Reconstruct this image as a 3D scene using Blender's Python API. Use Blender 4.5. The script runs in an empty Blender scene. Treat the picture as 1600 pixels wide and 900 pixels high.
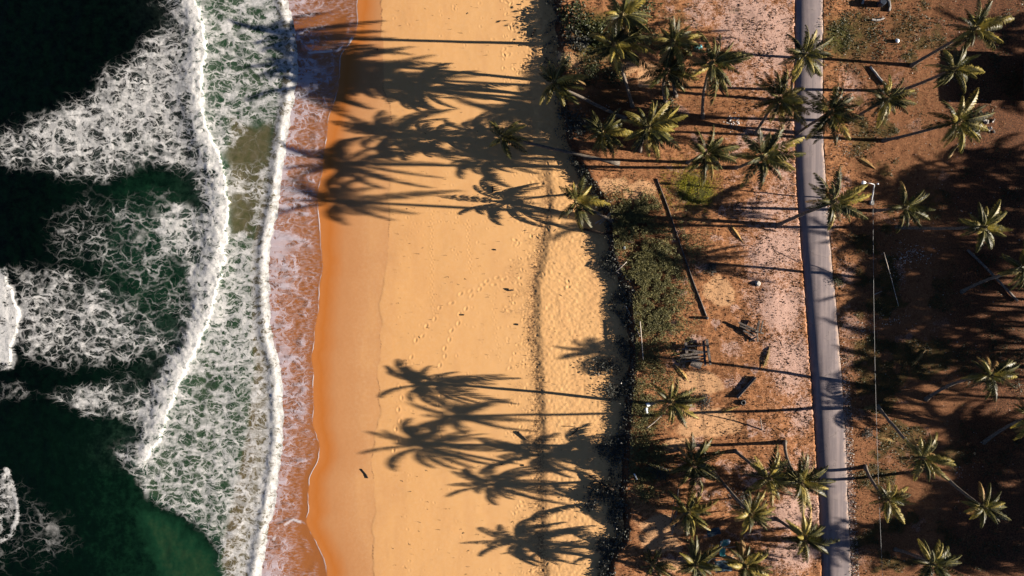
import bpy, math, random
import numpy as np
from mathutils import Vector, Quaternion, Euler

random.seed(11)
rng = np.random.default_rng(11)
scene = bpy.context.scene
COL = scene.collection
PXM = 12.5            # photograph pixels per metre on the ground
CAMH = 86.5           # drone height in metres
COT = 3.7             # shadow length per unit height (sun about 15 degrees up)
AZ = 0.035            # shadows drift slightly up the picture

# ---------------------------------------------------------------- camera, sky, sun, exposure
cam_d = bpy.data.cameras.new('camera')
cam = bpy.data.objects.new('camera', cam_d)
COL.objects.link(cam)
cam.location = (0, 0, CAMH)
cam_d.sensor_width = 36.0
cam_d.lens = 18.0 / (64.0 / CAMH)
cam_d.clip_start = 1.0
cam_d.clip_end = 3000.0
scene.camera = cam

SUN_EL = math.atan(1.0 / COT)
world = bpy.data.worlds.new('World')
scene.world = world
world.use_nodes = True
wt = world.node_tree
wt.nodes.clear()
sky = wt.nodes.new('ShaderNodeTexSky')
sky.sky_type = 'NISHITA'
sky.sun_disc = False
sky.sun_elevation = SUN_EL
sky.sun_rotation = math.radians(90.0 + math.degrees(math.atan(AZ)))
sky.air_density = 0.22
sky.dust_density = 0.03
sky.ozone_density = 1.2
bg = wt.nodes.new('ShaderNodeBackground')
bg.inputs['Strength'].default_value = 0.05
wo = wt.nodes.new('ShaderNodeOutputWorld')
wt.links.new(sky.outputs[0], bg.inputs[0])
wt.links.new(bg.outputs[0], wo.inputs[0])

sun_d = bpy.data.lights.new('sun', 'SUN')
sun_d.energy = 5.0
sun_d.angle = math.radians(0.36)
sun_d.color = (1.0, 0.89, 0.76)
sun = bpy.data.objects.new('sun', sun_d)
COL.objects.link(sun)
ce = math.cos(SUN_EL)
sun_dir = Vector((-ce * math.cos(math.atan(AZ)), ce * math.sin(math.atan(AZ)), -math.sin(SUN_EL)))
sun.rotation_euler = sun_dir.to_track_quat('-Z', 'Y').to_euler()
sun.location = (60, 0, 60)

vs = scene.view_settings
vs.view_transform = 'Standard'
vs.look = 'None'
vs.exposure = 2.05
vs.gamma = 1.0
vs.use_curve_mapping = False
scene.cycles.max_bounces = 5
scene.cycles.transparent_max_bounces = 8
scene.cycles.use_denoising = True

# ---------------------------------------------------------------- helpers: layout and noise
def W(px, py, z=0.0):
    """place given by a point of the drone survey picture, at height z"""
    k = (CAMH - z) / CAMH / PXM
    return Vector(((px - 800.0) * k, (450.0 - py) * k, z))

def hash2(ix, iy, seed):
    h = (ix.astype(np.int64) * 374761393 + iy.astype(np.int64) * 668265263 + seed * 1442695041) & 0xffffffff
    h = ((h ^ (h >> 13)) * 1274126177) & 0xffffffff
    h = (h ^ (h >> 16)) & 0xffffffff
    return h / 4294967295.0

def vnoise(x, y, seed=0):
    x = np.asarray(x, float); y = np.asarray(y, float)
    ix = np.floor(x); iy = np.floor(y)
    fx = x - ix; fy = y - iy
    fx = fx * fx * (3 - 2 * fx); fy = fy * fy * (3 - 2 * fy)
    a = hash2(ix, iy, seed); b = hash2(ix + 1, iy, seed)
    c = hash2(ix, iy + 1, seed); d = hash2(ix + 1, iy + 1, seed)
    return (a * (1 - fx) + b * fx) * (1 - fy) + (c * (1 - fx) + d * fx) * fy

def fbm(x, y, seed=0, octv=4):
    s = 0.0; a = 0.5; t = 0.0
    for i in range(octv):
        s = s + a * vnoise(x, y, seed + i * 17); t += a
        x = x * 2.03 + 7.1; y = y * 2.03 + 3.7; a *= 0.5
    return s / t

def sstep(a, b, x):
    t = np.clip((np.asarray(x, float) - a) / (b - a), 0, 1)
    return t * t * (3 - 2 * t)

def curve(pts):
    ys = np.array([p[1] for p in pts], float); xs_ = np.array([p[0] for p in pts], float)
    def f(y):
        y = np.asarray(y, float)
        # smoothed piecewise linear
        return (np.interp(y - 7, ys, xs_) + 2 * np.interp(y, ys, xs_) + np.interp(y + 7, ys, xs_)) / 4
    return f

def seg_dist(X, Y, pts, closed=False):
    D = np.full(np.shape(X), 1e9)
    n = len(pts)
    for i in range(n if closed else n - 1):
        ax, ay = pts[i]; bx_, by_ = pts[(i + 1) % n]
        dx, dy = bx_ - ax, by_ - ay
        L = dx * dx + dy * dy + 1e-9
        t = np.clip(((X - ax) * dx + (Y - ay) * dy) / L, 0, 1)
        D = np.minimum(D, np.hypot(X - ax - t * dx, Y - ay - t * dy))
    return D

def poly_mask(X, Y, pts, feather=8.0):
    ins = np.zeros(np.shape(X), bool)
    n = len(pts)
    for i in range(n):
        ax, ay = pts[i]; bx_, by_ = pts[(i + 1) % n]
        if ay == by_:
            continue
        c = ((ay > Y) != (by_ > Y)) & (X < (bx_ - ax) * (Y - ay) / (by_ - ay) + ax)
        ins ^= c
    D = seg_dist(X, Y, pts, True)
    sd = np.where(ins, D, -D)
    return sstep(-feather, feather, sd)

def blob(X, Y, cx, cy, rx, ry):
    return np.exp(-(((X - cx) / rx) ** 2 + ((Y - cy) / ry) ** 2))

# shore curves (picture coordinates)
SCARP = curve([(874, -900), (876, -40), (880, 60), (882, 110), (886, 180), (900, 235), (925, 275), (948, 310), (957, 350), (960, 395),
               (972, 425), (987, 452), (990, 500), (994, 560), (990, 610), (986, 660), (984, 710), (982, 745), (975, 775),
               (984, 805), (983, 840), (966, 865), (956, 900), (950, 940), (950, 1800)])
WATER = curve([(562, -900), (562, -30), (558, 10), (560, 30), (556, 55), (543, 74), (533, 82), (531, 110), (530, 135), (521, 165), (513, 185), (511, 215), (506, 240),
               (503, 275), (496, 300), (498, 330), (503, 395), (505, 420), (500, 445), (499, 480), (492, 515), (491, 545), (486, 555),
               (491, 585), (489, 610), (491, 640), (488, 665), (496, 680), (500, 700), (497, 722), (484, 745), (482, 775), (483, 800), (477, 815),
               (485, 830), (496, 850), (507, 872), (512, 892), (508, 930), (500, 1800)])
BORE = curve([(440, -900), (444, 0), (452, 30), (458, 70), (459, 110), (453, 160), (445, 200), (438, 250), (432, 310), (424, 350), (416, 390), (414, 440),
              (416, 480), (420, 530), (433, 570), (436, 620), (437, 680), (432, 730), (424, 780), (414, 830), (402, 900), (395, 950), (395, 1800)])
MAINB = [(287, -60), (300, 0), (314, 40), (317, 80), (312, 120), (313, 165), (320, 200), (338, 245), (350, 290), (353, 330), (349, 380), (341, 430),
         (330, 480), (310, 530), (289, 575), (272, 610), (258, 650), (243, 690), (222, 725)]
BERM = curve([(835, -900), (835, 200), (852, 260), (862, 310), (856, 350), (848, 400), (838, 450), (836, 500), (842, 560), (845, 620), (847, 680), (846, 740), (848, 800), (852, 900), (852, 1800)])
ROADL = curve([(1243, -900), (1243, 0), (1242, 200), (1246, 300), (1254, 400), (1261, 500), (1268, 600), (1275, 700), (1281, 800), (1285, 900), (1290, 1800)])
ROADR = curve([(1285, -900), (1285, 0), (1285, 200), (1290, 300), (1298, 400), (1306, 480), (1312, 560), (1318, 640), (1321, 700), (1325, 800), (1330, 900), (1336, 1800)])

def zbeach(px, py):
    px = np.asarray(px, float); py = np.asarray(py, float)
    xs_ = SCARP(py); xw = WATER(py)
    t = (px - xw) / (xs_ - xw)
    z = np.where(t > 0, -1.25 + 0.55 * t, -1.25 + 3.2 * t)
    z = np.maximum(z, -7.0)
    xb = BERM(py)
    z = z + 0.14 * sstep(-7, 10, px - xb + 6 * (fbm(px / 40, py / 40, 71) - .5)) - 0.07
    return z

def zland(px, py):
    px = np.asarray(px, float); py = np.asarray(py, float)
    z = 0.34 * (fbm(px / 120, py / 120, 5, 3) - .5) + 0.10 * (fbm(px / 22, py / 22, 9, 3) - .5)
    rl = ROADL(py); rr = ROADR(py)
    near = sstep(60, 8, np.maximum(rl - px, px - rr))
    z = z * (1 - near) + np.where(px > rr - 6, 0.085, -0.16) * near
    return z

def zl(px, py):
    return float(zland(np.array([px]), np.array([py]))[0])

def zb(px, py):
    return float(zbeach(np.array([px]), np.array([py]))[0])

def zg(px, py):
    return zl(px, py) if px > float(SCARP(py)) else zb(px, py)

# ---------------------------------------------------------------- helpers: meshes and objects
def np_mesh(name, verts, faces, mats, smooth=True, midx=None):
    verts = np.asarray(verts, np.float32).reshape(-1, 3)
    faces = np.asarray(faces, np.int32)
    me = bpy.data.meshes.new(name)
    nf, k = faces.shape
    me.vertices.add(len(verts)); me.vertices.foreach_set('co', verts.ravel())
    me.loops.add(nf * k); me.loops.foreach_set('vertex_index', faces.ravel())
    me.polygons.add(nf)
    me.polygons.foreach_set('loop_start', np.arange(nf, dtype=np.int32) * k)
    me.polygons.foreach_set('loop_total', np.full(nf, k, np.int32))
    me.polygons.foreach_set('use_smooth', np.full(nf, smooth, bool))
    for m in (mats if isinstance(mats, (list, tuple)) else [mats]):
        me.materials.append(m)
    if midx is not None:
        me.polygons.foreach_set('material_index', np.asarray(midx, np.int32))
    me.update(calc_edges=True)
    return me

def attr(me, name, arr):
    a = me.attributes.new(name, 'FLOAT', 'POINT')
    a.data.foreach_set('value', np.asarray(arr, np.float32).ravel())

def grid_faces(R, C):
    i = np.arange(R * C, dtype=np.int32).reshape(R, C)
    return np.stack([i[:-1, :-1], i[1:, :-1], i[1:, 1:], i[:-1, 1:]], -1).reshape(-1, 4)

def grid_world(PX, PY, Z):
    k = (CAMH - Z) / CAMH / PXM
    return np.stack([(PX - 800) * k, (450 - PY) * k, Z], -1).reshape(-1, 3)

def link(name, data, parent=None, loc=(0, 0, 0), rot=(0, 0, 0), scale=None):
    o = bpy.data.objects.new(name, data)
    COL.objects.link(o)
    o.location = loc; o.rotation_euler = rot
    if scale is not None:
        o.scale = (scale, scale, scale) if isinstance(scale, (int, float)) else scale
    if parent is not None:
        o.parent = parent
    return o

def tag(o, label, cat=None, group=None, kind=None):
    o['label'] = label
    if cat: o['category'] = cat
    if group: o['group'] = group
    if kind: o['kind'] = kind
    return o

class MB:
    """collects shapes of ONE mesh"""
    def __init__(s):
        s.v = []; s.f = []; s.m = []
    def add(s, vs_, fs, mi=0):
        o = len(s.v); s.v += [tuple(v) for v in vs_]
        for f in fs:
            s.f.append(tuple(i + o for i in f)); s.m.append(mi)
    def box(s, c, size, rot=(0, 0, 0), mi=0, bev=0.0, jit=0.0):
        hx, hy, hz = size[0] / 2, size[1] / 2, size[2] / 2
        R = Euler(rot).to_matrix(); c = Vector(c)
        b = min(bev, hx * .8, hy * .8, hz * .8)
        if b <= 0:
            vs_ = [Vector((x, y, z)) for z in (-hz, hz) for y in (-hy, hy) for x in (-hx, hx)]
            fs = [(0, 2, 3, 1), (4, 5, 7, 6), (0, 1, 5, 4), (2, 6, 7, 3), (0, 4, 6, 2), (1, 3, 7, 5)]
        else:
            ring = [(-hx + b, -hy), (hx - b, -hy), (hx, -hy + b), (hx, hy - b), (hx - b, hy), (-hx + b, hy), (-hx, hy - b), (-hx, -hy + b)]
            vs_ = []
            for z, q in ((-hz, b), (-hz + b, 0), (hz - b, 0), (hz, b)):
                for x, y in ring:
                    vs_.append(Vector((x * (1 - q / hx), y * (1 - q / hy), z)))
            fs = []
            for k in range(3):
                for i in range(8):
                    j = (i + 1) % 8
                    fs.append((k * 8 + i, k * 8 + j, k * 8 + 8 + j, k * 8 + 8 + i))
            fs.append(tuple(range(7, -1, -1))); fs.append(tuple(range(24, 32)))
        if jit:
            vs_ = [v + Vector((random.uniform(-jit, jit), random.uniform(-jit, jit), random.uniform(-jit, jit))) for v in vs_]
        s.add([c + R @ v for v in vs_], fs, mi)
    def tube(s, pts, radii, n=8, mi=0, caps=True, jit=0.0):
        pts = [Vector(p) for p in pts]
        if isinstance(radii, (int, float)): radii = [radii] * len(pts)
        vs_ = []; fs = []
        up = Vector((0.13, 0.31, 0.94))
        for i, p in enumerate(pts):
            t = (pts[min(i + 1, len(pts) - 1)] - pts[max(i - 1, 0)]).normalized()
            a = t.cross(up)
            if a.length < 1e-3: a = t.cross(Vector((1, 0, 0)))
            a.normalize(); b = t.cross(a)
            for k in range(n):
                an = 2 * math.pi * k / n
                r = radii[i] * (1 + random.uniform(-jit, jit))
                vs_.append(p + (a * math.cos(an) + b * math.sin(an)) * r)
        for i in range(len(pts) - 1):
            for k in range(n):
                k2 = (k + 1) % n
                fs.append((i * n + k, i * n + k2, (i + 1) * n + k2, (i + 1) * n + k))
        if caps:
            fs.append(tuple(range(n - 1, -1, -1))); fs.append(tuple(range((len(pts) - 1) * n, len(pts) * n)))
        s.add(vs_, fs, mi)
    def mesh(s, name, mats, smooth=False):
        me = bpy.data.meshes.new(name)
        me.from_pydata(s.v, [], s.f)
        for m in (mats if isinstance(mats, (list, tuple)) else [mats]): me.materials.append(m)
        me.polygons.foreach_set('material_index', s.m)
        me.polygons.foreach_set('use_smooth', [smooth] * len(s.f))
        me.update()
        return me
    def build(s, name, mats, parent=None, loc=(0, 0, 0), rot=(0, 0, 0), smooth=False):
        return link(name, s.mesh(name, mats, smooth), parent, loc, rot)

# ---------------------------------------------------------------- helpers: node materials
class NT:
    def __init__(s, name):
        s.mat = bpy.data.materials.new(name); s.mat.use_nodes = True
        s.t = s.mat.node_tree; s.t.nodes.clear()
        s.out = s.t.nodes.new('ShaderNodeOutputMaterial')
    def n(s, typ, ins=None, **props):
        nd = s.t.nodes.new('ShaderNode' + typ)
        for k, v in props.items(): setattr(nd, k, v)
        for k, v in (ins or {}).items(): s.set(nd.inputs[k], v)
        return nd
    def set(s, sock, v):
        if isinstance(v, bpy.types.NodeSocket): s.t.links.new(v, sock)
        elif isinstance(v, bpy.types.Node): s.t.links.new(v.outputs[0], sock)
        elif isinstance(v, (tuple, list)) and len(v) == 3 and sock.type == 'RGBA': sock.default_value = (*v, 1)
        else: sock.default_value = v
    def attr(s, name): return s.n('Attribute', attribute_name=name).outputs['Fac']
    def pos(s): return s.n('NewGeometry').outputs['Position']
    def math(s, op, a, b=None, c=None, clamp=False):
        nd = s.n('Math', operation=op, use_clamp=clamp)
        s.set(nd.inputs[0], a)
        if b is not None: s.set(nd.inputs[1], b)
        if c is not None: s.set(nd.inputs[2], c)
        return nd.outputs[0]
    def vmath(s, op, a, b=None):
        nd = s.n('VectorMath', operation=op); s.set(nd.inputs[0], a)
        if b is not None: s.set(nd.inputs[1], b)
        return nd.outputs[0]
    def vscale(s, a, f):
        nd = s.n('VectorMath', operation='SCALE'); s.set(nd.inputs[0], a); s.set(nd.inputs['Scale'], f)
        return nd.outputs[0]
    def noise(s, vec, scale, detail=3, rough=.55, color=False):
        nd = s.n('TexNoise', {'Vector': vec, 'Scale': scale, 'Detail': detail, 'Roughness': rough})
        return nd.outputs['Color' if color else 'Fac']
    def voro(s, vec, scale, feature='F1', rand=1.0):
        nd = s.n('TexVoronoi', feature=feature); s.set(nd.inputs['Vector'], vec); s.set(nd.inputs['Scale'], scale)
        s.set(nd.inputs['Randomness'], rand)
        return nd
    def smooth(s, x, a, b, lo=0.0, hi=1.0):
        nd = s.n('MapRange', interpolation_type='SMOOTHSTEP')
        for k, v in (('Value', x), ('From Min', a), ('From Max', b), ('To Min', lo), ('To Max', hi)): s.set(nd.inputs[k], v)
        return nd.outputs['Result']
    def mix(s, f, a, b, blend='MIX'):
        nd = s.n('Mix', data_type='RGBA', blend_type=blend)
        s.set(nd.inputs[0], f); s.set(nd.inputs[6], a); s.set(nd.inputs[7], b)
        return nd.outputs[2]
    def ramp(s, f, stops):
        nd = s.n('ValToRGB'); s.set(nd.inputs[0], f)
        cr = nd.color_ramp
        while len(cr.elements) < len(stops): cr.elements.new(0.5)
        for e, (p, c) in zip(cr.elements, stops):
            e.position = p; e.color = (*c, 1)
        return nd.outputs[0]
    def bump(s, h, dist, strength=1.0):
        return s.n('Bump', {'Height': h, 'Distance': dist, 'Strength': strength}).outputs[0]
    def bsdf(s, col, rough=.8, spec=.3, normal=None, **kw):
        d = {'Base Color': col, 'Roughness': rough, 'Specular IOR Level': spec}
        if normal is not None: d['Normal'] = normal
        d.update(kw)
        return s.n('BsdfPrincipled', d).outputs[0]
    def done(s, sh):
        s.t.links.new(sh, s.out.inputs[0]); return s.mat

def mat_simple(name, c1, c2, scale=3.0, rough=.8, spec=.25, bump=0.0, objvar=0.0):
    m = NT(name); co = m.n('TexCoord').outputs['Object']
    f = m.noise(co, scale, 4, .6)
    col = m.mix(m.smooth(f, .3, .7), c1, c2)
    if objvar:
        rnd = m.n('ObjectInfo').outputs['Random']
        hs = m.n('HueSaturation', {'Color': col, 'Value': m.math('MULTIPLY_ADD', rnd, objvar * 2, 1 - objvar)})
        col = hs.outputs[0]
    nr = m.bump(f, bump) if bump else None
    return m.done(m.bsdf(col, rough, spec, nr))

# ---------------------------------------------------------------- materials
def foam_web(m, p, dens):
    """lacy foam: warped cell edges whose thickness follows the density attribute"""
    w1 = m.vscale(m.vmath('SUBTRACT', m.noise(p, .45, 3, .6, True), (.5, .5, .5)), 2.6)
    w2 = m.vscale(m.vmath('SUBTRACT', m.noise(p, 2.2, 3, .6, True), (.5, .5, .5)), .42)
    q = m.vmath('ADD', m.vmath('ADD', p, w1), w2)
    q = m.vmath('MULTIPLY', q, (0.70, 1.2, 0.0))
    patch = m.noise(p, .28, 4, .65)
    d = m.math('MULTIPLY', dens, m.smooth(patch, .28, .72, .52, 1.2))
    e1 = m.voro(q, .58, 'DISTANCE_TO_EDGE').outputs['Distance']
    e2 = m.voro(m.vmath('ADD', q, (13.1, 4.2, 0)), 1.25, 'DISTANCE_TO_EDGE').outputs['Distance']
    e3 = m.voro(m.vmath('ADD', q, (3.1, 9.2, 0)), 3.0, 'DISTANCE_TO_EDGE').outputs['Distance']
    grain = m.math('MULTIPLY', m.math('SUBTRACT', m.noise(p, 6.5, 4, .7), .5), .5)
    node = m.smooth(m.noise(p, 1.5, 3, .6), .3, .7, .45, 1.75)
    def web(e, k, o):
        th = m.math('MULTIPLY', m.math('MULTIPLY', m.math('SUBTRACT', d, o), k), node)
        x = m.math('ADD', m.math('SUBTRACT', th, e), m.math('MULTIPLY', grain, th))
        return m.smooth(x, -.055, .05)
    f1 = web(e1, .17, .10)
    f2 = web(e2, .20, .25)
    f3 = web(e3, .25, .44)
    f = m.math('MAXIMUM', m.math('MAXIMUM', f1, m.math('MULTIPLY', f2, .80)), m.math('MULTIPLY', f3, .52))
    f = m.math('MULTIPLY', f, m.smooth(d, .08, .55, .0, 1.0))
    thin = m.smooth(m.noise(m.vmath('MULTIPLY', p, (.6, 1.5, 1)), .8, 5, .65), .34, .62, .38, 1.0)
    f = m.math('MULTIPLY', f, m.math('MAXIMUM', thin, m.smooth(dens, .42, .92)))
    return f, d, grain

def make_sea():
    m = NT('sea_water'); p = m.pos()
    dens = m.attr('foam'); sh = m.attr('shallow_vignette'); milk = m.attr('milk')
    f, d, grain = foam_web(m, p, dens)
    shn = m.math('ADD', sh, m.math('MULTIPLY', m.math('SUBTRACT', m.noise(p, 1.1, 6, .7), .5), .36))
    wc = m.ramp(shn, [(0.0, (.0001, .0005, .0003)), (.20, (.0008, .0050, .0024)), (.42, (.005, .026, .012)), (.62, (.022, .042, .018)), (.85, (.085, .063, .028)), (1.0, (.12, .08, .035))])
    mk = m.math('MULTIPLY', milk, m.smooth(m.noise(p, 1.1, 5, .7), .3, .75))
    wc = m.mix(m.math('MULTIPLY', mk, .5), wc, (.17, .21, .195))
    crease_shade = m.math('ABSOLUTE', m.math('SUBTRACT', m.noise(m.vmath('MULTIPLY', p, (1.3, .8, 1)), 1.3, 5, .72), .5))  # darker lines that paint the shade of creases into the foam
    fc = m.mix(m.smooth(crease_shade, .0, .07), (.26, .27, .265), (.45, .445, .435))
    fc = m.mix(m.smooth(m.noise(p, 4.0, 4, .7), .35, .65, 0, .6), fc, (.52, .51, .495))
    col = m.mix(m.math('MULTIPLY', f, .96), wc, fc)
    h = m.math('ADD', m.math('MULTIPLY', f, .05), m.math('MULTIPLY', m.noise(p, 2.5, 5, .65), .06))
    nr = m.bump(h, .5, .35)
    ro = m.smooth(f, 0, 1, .18, .8)
    return m.done(m.bsdf(col, ro, .16, nr))

def make_swash():
    m = NT('swash_film'); p = m.pos()
    dens = m.attr('foam'); edge = m.attr('edge')
    f, d, grain = foam_web(m, p, dens)
    lace = m.smooth(m.noise(m.vmath('MULTIPLY', p, (1.0, 2.2, 1)), 1.6, 6, .75), .42, .72)
    veil = m.math('MULTIPLY', lace, .46)
    a = m.math('MAXIMUM', m.math('MAXIMUM', m.math('MULTIPLY', f, .72), m.math('MULTIPLY', veil, m.smooth(dens, 0, .25))), edge)
    fc = m.mix(edge, (.44, .41, .46), (.60, .58, .58))
    foam = m.bsdf(fc, .8, .2, m.bump(f, .05, .5))
    film = m.n('MixShader', {0: .04})
    tr = m.n('BsdfTransparent', {0: (.95, .93, .91)})
    gl = m.n('BsdfGlossy', {'Color': (.9, .9, .9), 'Roughness': .2})
    m.set(film.inputs[1], tr.outputs[0]); m.set(film.inputs[2], gl.outputs[0])
    ms = m.n('MixShader'); m.set(ms.inputs[0], a); m.set(ms.inputs[1], film.outputs[0]); m.set(ms.inputs[2], foam)
    return m.done(ms.outputs[0])

def make_whitewater():
    m = NT('whitewater'); p = m.pos()
    n1 = m.noise(p, 3.2, 6, .7)
    col = m.mix(m.smooth(n1, .3, .7), (.36, .36, .35), (.46, .45, .44))
    nr = m.bump(n1, .10, .5)
    return m.done(m.bsdf(col, .85, .15, nr))

def make_sand():
    m = NT('beach_sand'); p = m.pos()
    wet = m.attr('wet'); rough = m.attr('rough'); dirt = m.attr('dirt')
    n1 = m.noise(p, .22, 4, .6); n2 = m.noise(p, 2.5, 5, .7); n3 = m.noise(p, 14, 4, .7)
    wv = m.math('ADD', wet, m.math('MULTIPLY', m.math('SUBTRACT', n1, .5), .16))
    base = m.ramp(wv, [(0.0, (.53, .305, .125)), (.30, (.51, .275, .104)), (.42, (.41, .205, .082)), (.62, (.365, .165, .062)), (.80, (.355, .115, .020)), (1.0, (.39, .150, .045))])
    base = m.mix(m.math('MULTIPLY', m.smooth(n2, .35, .75, 0, .16), m.smooth(wet, .4, .7, 1, 0)), base, (.58, .40, .24))
    base = m.mix(m.math('MULTIPLY', m.smooth(n3, .5, .8, 0, .35), rough), base, (.30, .16, .07))
    base = m.mix(m.math('MULTIPLY', dirt, m.smooth(m.noise(p, 5, 5, .75), .42, .62)), base, (.10, .048, .022))
    tracks = m.noise(m.vmath('MULTIPLY', p, (1, .22, 1)), .5, 3, .5)
    base = m.mix(m.math('MULTIPLY', m.smooth(tracks, .45, .7, 0, .22), m.smooth(wet, .4, .7, 1, 0)), base, (.40, .20, .085))
    nr = m.bump(m.math('ADD', m.math('MULTIPLY', n3, m.math('MULTIPLY_ADD', rough, .022, .003)), m.math('MULTIPLY', n2, .006)), .6, .6)
    ro = m.smooth(wet, .5, 1.0, .92, .45)
    return m.done(m.bsdf(base, ro, .2, nr))

def make_land():
    m = NT('coastal_soil'); p = m.pos()
    pale = m.attr('pale'); grass = m.attr('grass'); humus_shade = m.attr('humus_shade'); beach = m.attr('beachy')
    n0 = m.noise(p, .35, 5, .65); n1 = m.noise(p, 1.5, 6, .72); n2 = m.noise(p, 6, 5, .75); n3 = m.noise(p, 22, 3, .7)
    col = m.mix(m.smooth(n1, .3, .7), (.10, .039, .016), (.36, .165, .072))
    col = m.mix(m.smooth(n2, .52, .72, 0, .85), col, (.40, .235, .125))
    col = m.mix(m.smooth(n3, .56, .74, 0, .6), col, (.05, .022, .011))
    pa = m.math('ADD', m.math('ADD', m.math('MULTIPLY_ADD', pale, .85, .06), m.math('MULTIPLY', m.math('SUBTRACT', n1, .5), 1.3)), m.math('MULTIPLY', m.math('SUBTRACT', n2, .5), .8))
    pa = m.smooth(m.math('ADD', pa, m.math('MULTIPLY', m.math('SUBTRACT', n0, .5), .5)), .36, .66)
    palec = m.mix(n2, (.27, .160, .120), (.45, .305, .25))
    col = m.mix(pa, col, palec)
    col = m.mix(m.smooth(m.math('ADD', beach, m.math('MULTIPLY', m.math('SUBTRACT', n1, .5), .4)), .4, .6), col, m.mix(n2, (.36, .19, .09), (.50, .30, .16)))
    gr = m.math('ADD', grass, m.math('MULTIPLY', m.math('SUBTRACT', n2, .5), 1.0))
    gcol = m.mix(n1, (.028, .030, .010), (.085, .080, .016))
    col = m.mix(m.smooth(gr, .35, .75), col, gcol)
    hu = m.smooth(m.math('ADD', humus_shade, m.math('MULTIPLY', m.math('SUBTRACT', n1, .5), .8)), .25, .85)
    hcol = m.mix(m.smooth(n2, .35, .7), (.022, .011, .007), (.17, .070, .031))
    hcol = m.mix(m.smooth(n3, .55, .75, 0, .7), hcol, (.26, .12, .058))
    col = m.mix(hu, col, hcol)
    # litter specks
    v = m.voro(m.vmath('ADD', p, m.vscale(m.noise(p, 7, 2, .5, True), .12)), 4.2)
    sp = m.smooth(v.outputs['Distance'], .16, .34, 1, 0)
    keep = m.smooth(m.n('SeparateColor', {0: v.outputs['Color']}).outputs[0], .45, .5)
    col = m.mix(m.math('MULTIPLY', m.math('MULTIPLY', sp, keep), m.smooth(n0, .3, .6, .35, .9)), col, (.075, .036, .02))
    h = m.math('ADD', m.math('MULTIPLY', n2, .07), m.math('MULTIPLY', n3, .018))
    nr = m.bump(h, .6, .75)
    return m.done(m.bsdf(col, .95, .1, nr))

def make_road():
    m = NT('worn_asphalt'); p = m.pos()
    n1 = m.noise(p, .8, 4, .6); n2 = m.noise(p, 18, 3, .7)
    st = m.noise(m.vmath('MULTIPLY', p, (1, .035, 1)), 2.6, 4, .6)
    col = m.mix(m.smooth(st, .35, .68), (.165, .138, .140), (.245, .200, .195))
    col = m.mix(m.smooth(n1, .45, .75, 0, .4), col, (.32, .26, .235))
    col = m.mix(m.smooth(n2, .5, .75, 0, .35), col, (.15, .13, .13))
    side = m.attr('verge')
    col = m.mix(m.smooth(m.math('ADD', side, m.math('MULTIPLY', m.math('SUBTRACT', m.noise(p, .9, 6, .72), .5), 1.3)), .42, .62, 0, .85), col, (.36, .265, .215))
    ck = m.voro(m.vmath('ADD', p, m.vscale(m.noise(p, 1.2, 4, .6, True), 1.6)), .30, 'DISTANCE_TO_EDGE').outputs['Distance']
    col = m.mix(m.math('MULTIPLY', m.smooth(ck, .0, .014, .7, 0), m.smooth(n1, .45, .6)), col, (.06, .052, .05))
    return m.done(m.bsdf(col, .85, .2, m.bump(n2, .012, .4)))

def make_leaf(name, c1, c2, trans=.22, rough=.42):
    m = NT(name)
    co = m.n('TexCoord').outputs['Object']; rnd = m.n('ObjectInfo').outputs['Random']
    f = m.noise(m.vmath('ADD', co, m.vscale(m.n('CombineXYZ', {0: rnd, 1: rnd, 2: rnd}).outputs[0], 31.0)), 2.2, 3, .6)
    col = m.mix(m.smooth(f, .3, .7), c1, c2)
    hs = m.n('HueSaturation', {'Color': col, 'Value': m.math('MULTIPLY_ADD', rnd, .7, .65)}).outputs[0]
    b = m.bsdf(hs, max(rough, .5), .22)
    tl = m.n('BsdfTranslucent', {0: hs}).outputs[0]
    ms = m.n('MixShader', {0: trans}); m.set(ms.inputs[1], b); m.set(ms.inputs[2], tl)
    return m.done(ms.outputs[0])

M = {}
M['sea'] = make_sea(); M['swash'] = make_swash(); M['white'] = make_whitewater()
M['sand'] = make_sand(); M['land'] = make_land(); M['road'] = make_road()
M['leaf_green'] = make_leaf('palm_leaf_green', (.015, .019, .005), (.064, .057, .010))
M['leaf_olive_sunlit'] = make_leaf('palm_leaf_olive_sunlit', (.11, .095, .014), (.25, .185, .036))  # olive leaf colour that also stands in for sunlit fronds
M['leaf_dry'] = make_leaf('palm_leaf_dry', (.16, .085, .025), (.32, .19, .06), .15, .7)
M['rachis'] = mat_simple('palm_rachis', (.16, .15, .04), (.24, .20, .07), 4)
M['trunk'] = mat_simple('palm_trunk_bark', (.055, .045, .036), (.15, .125, .10), 5, .9, .1, .03)
M['core'] = mat_simple('palm_crown_core', (.05, .04, .018), (.12, .09, .03), 8)
M['wood'] = mat_simple('weathered_wood', (.05, .043, .038), (.17, .145, .125), 6, .9, .1, .02, .3)
M['palewood'] = mat_simple('bleached_wood', (.26, .22, .18), (.42, .37, .31), 6, .9, .1, .02)
M['darkwood'] = mat_simple('dark_driftwood', (.018, .014, .011), (.06, .042, .03), 6, .9, .1, .02)
M['shrub'] = make_leaf('shrub_leaf', (.012, .020, .006), (.055, .060, .016), .15, .5)
M['scrub'] = make_leaf('scrub_leaf', (.055, .056, .020), (.165, .148, .050), .15, .6)
M['dusk_shrub'] = make_leaf('dark_shrub_leaf', (.014, .016, .013), (.075, .076, .062), .1, .45)
M['litter'] = mat_simple('leaf_litter_brown', (.030, .015, .008), (.13, .065, .03), .5, .9, .1)
M['drygrass'] = mat_simple('dry_grass', (.10, .075, .03), (.24, .17, .08), .4, .9, .1)
M['stone'] = mat_simple('pale_stone', (.25, .23, .21), (.45, .42, .39), 5, .9, .2, .02)
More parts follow.
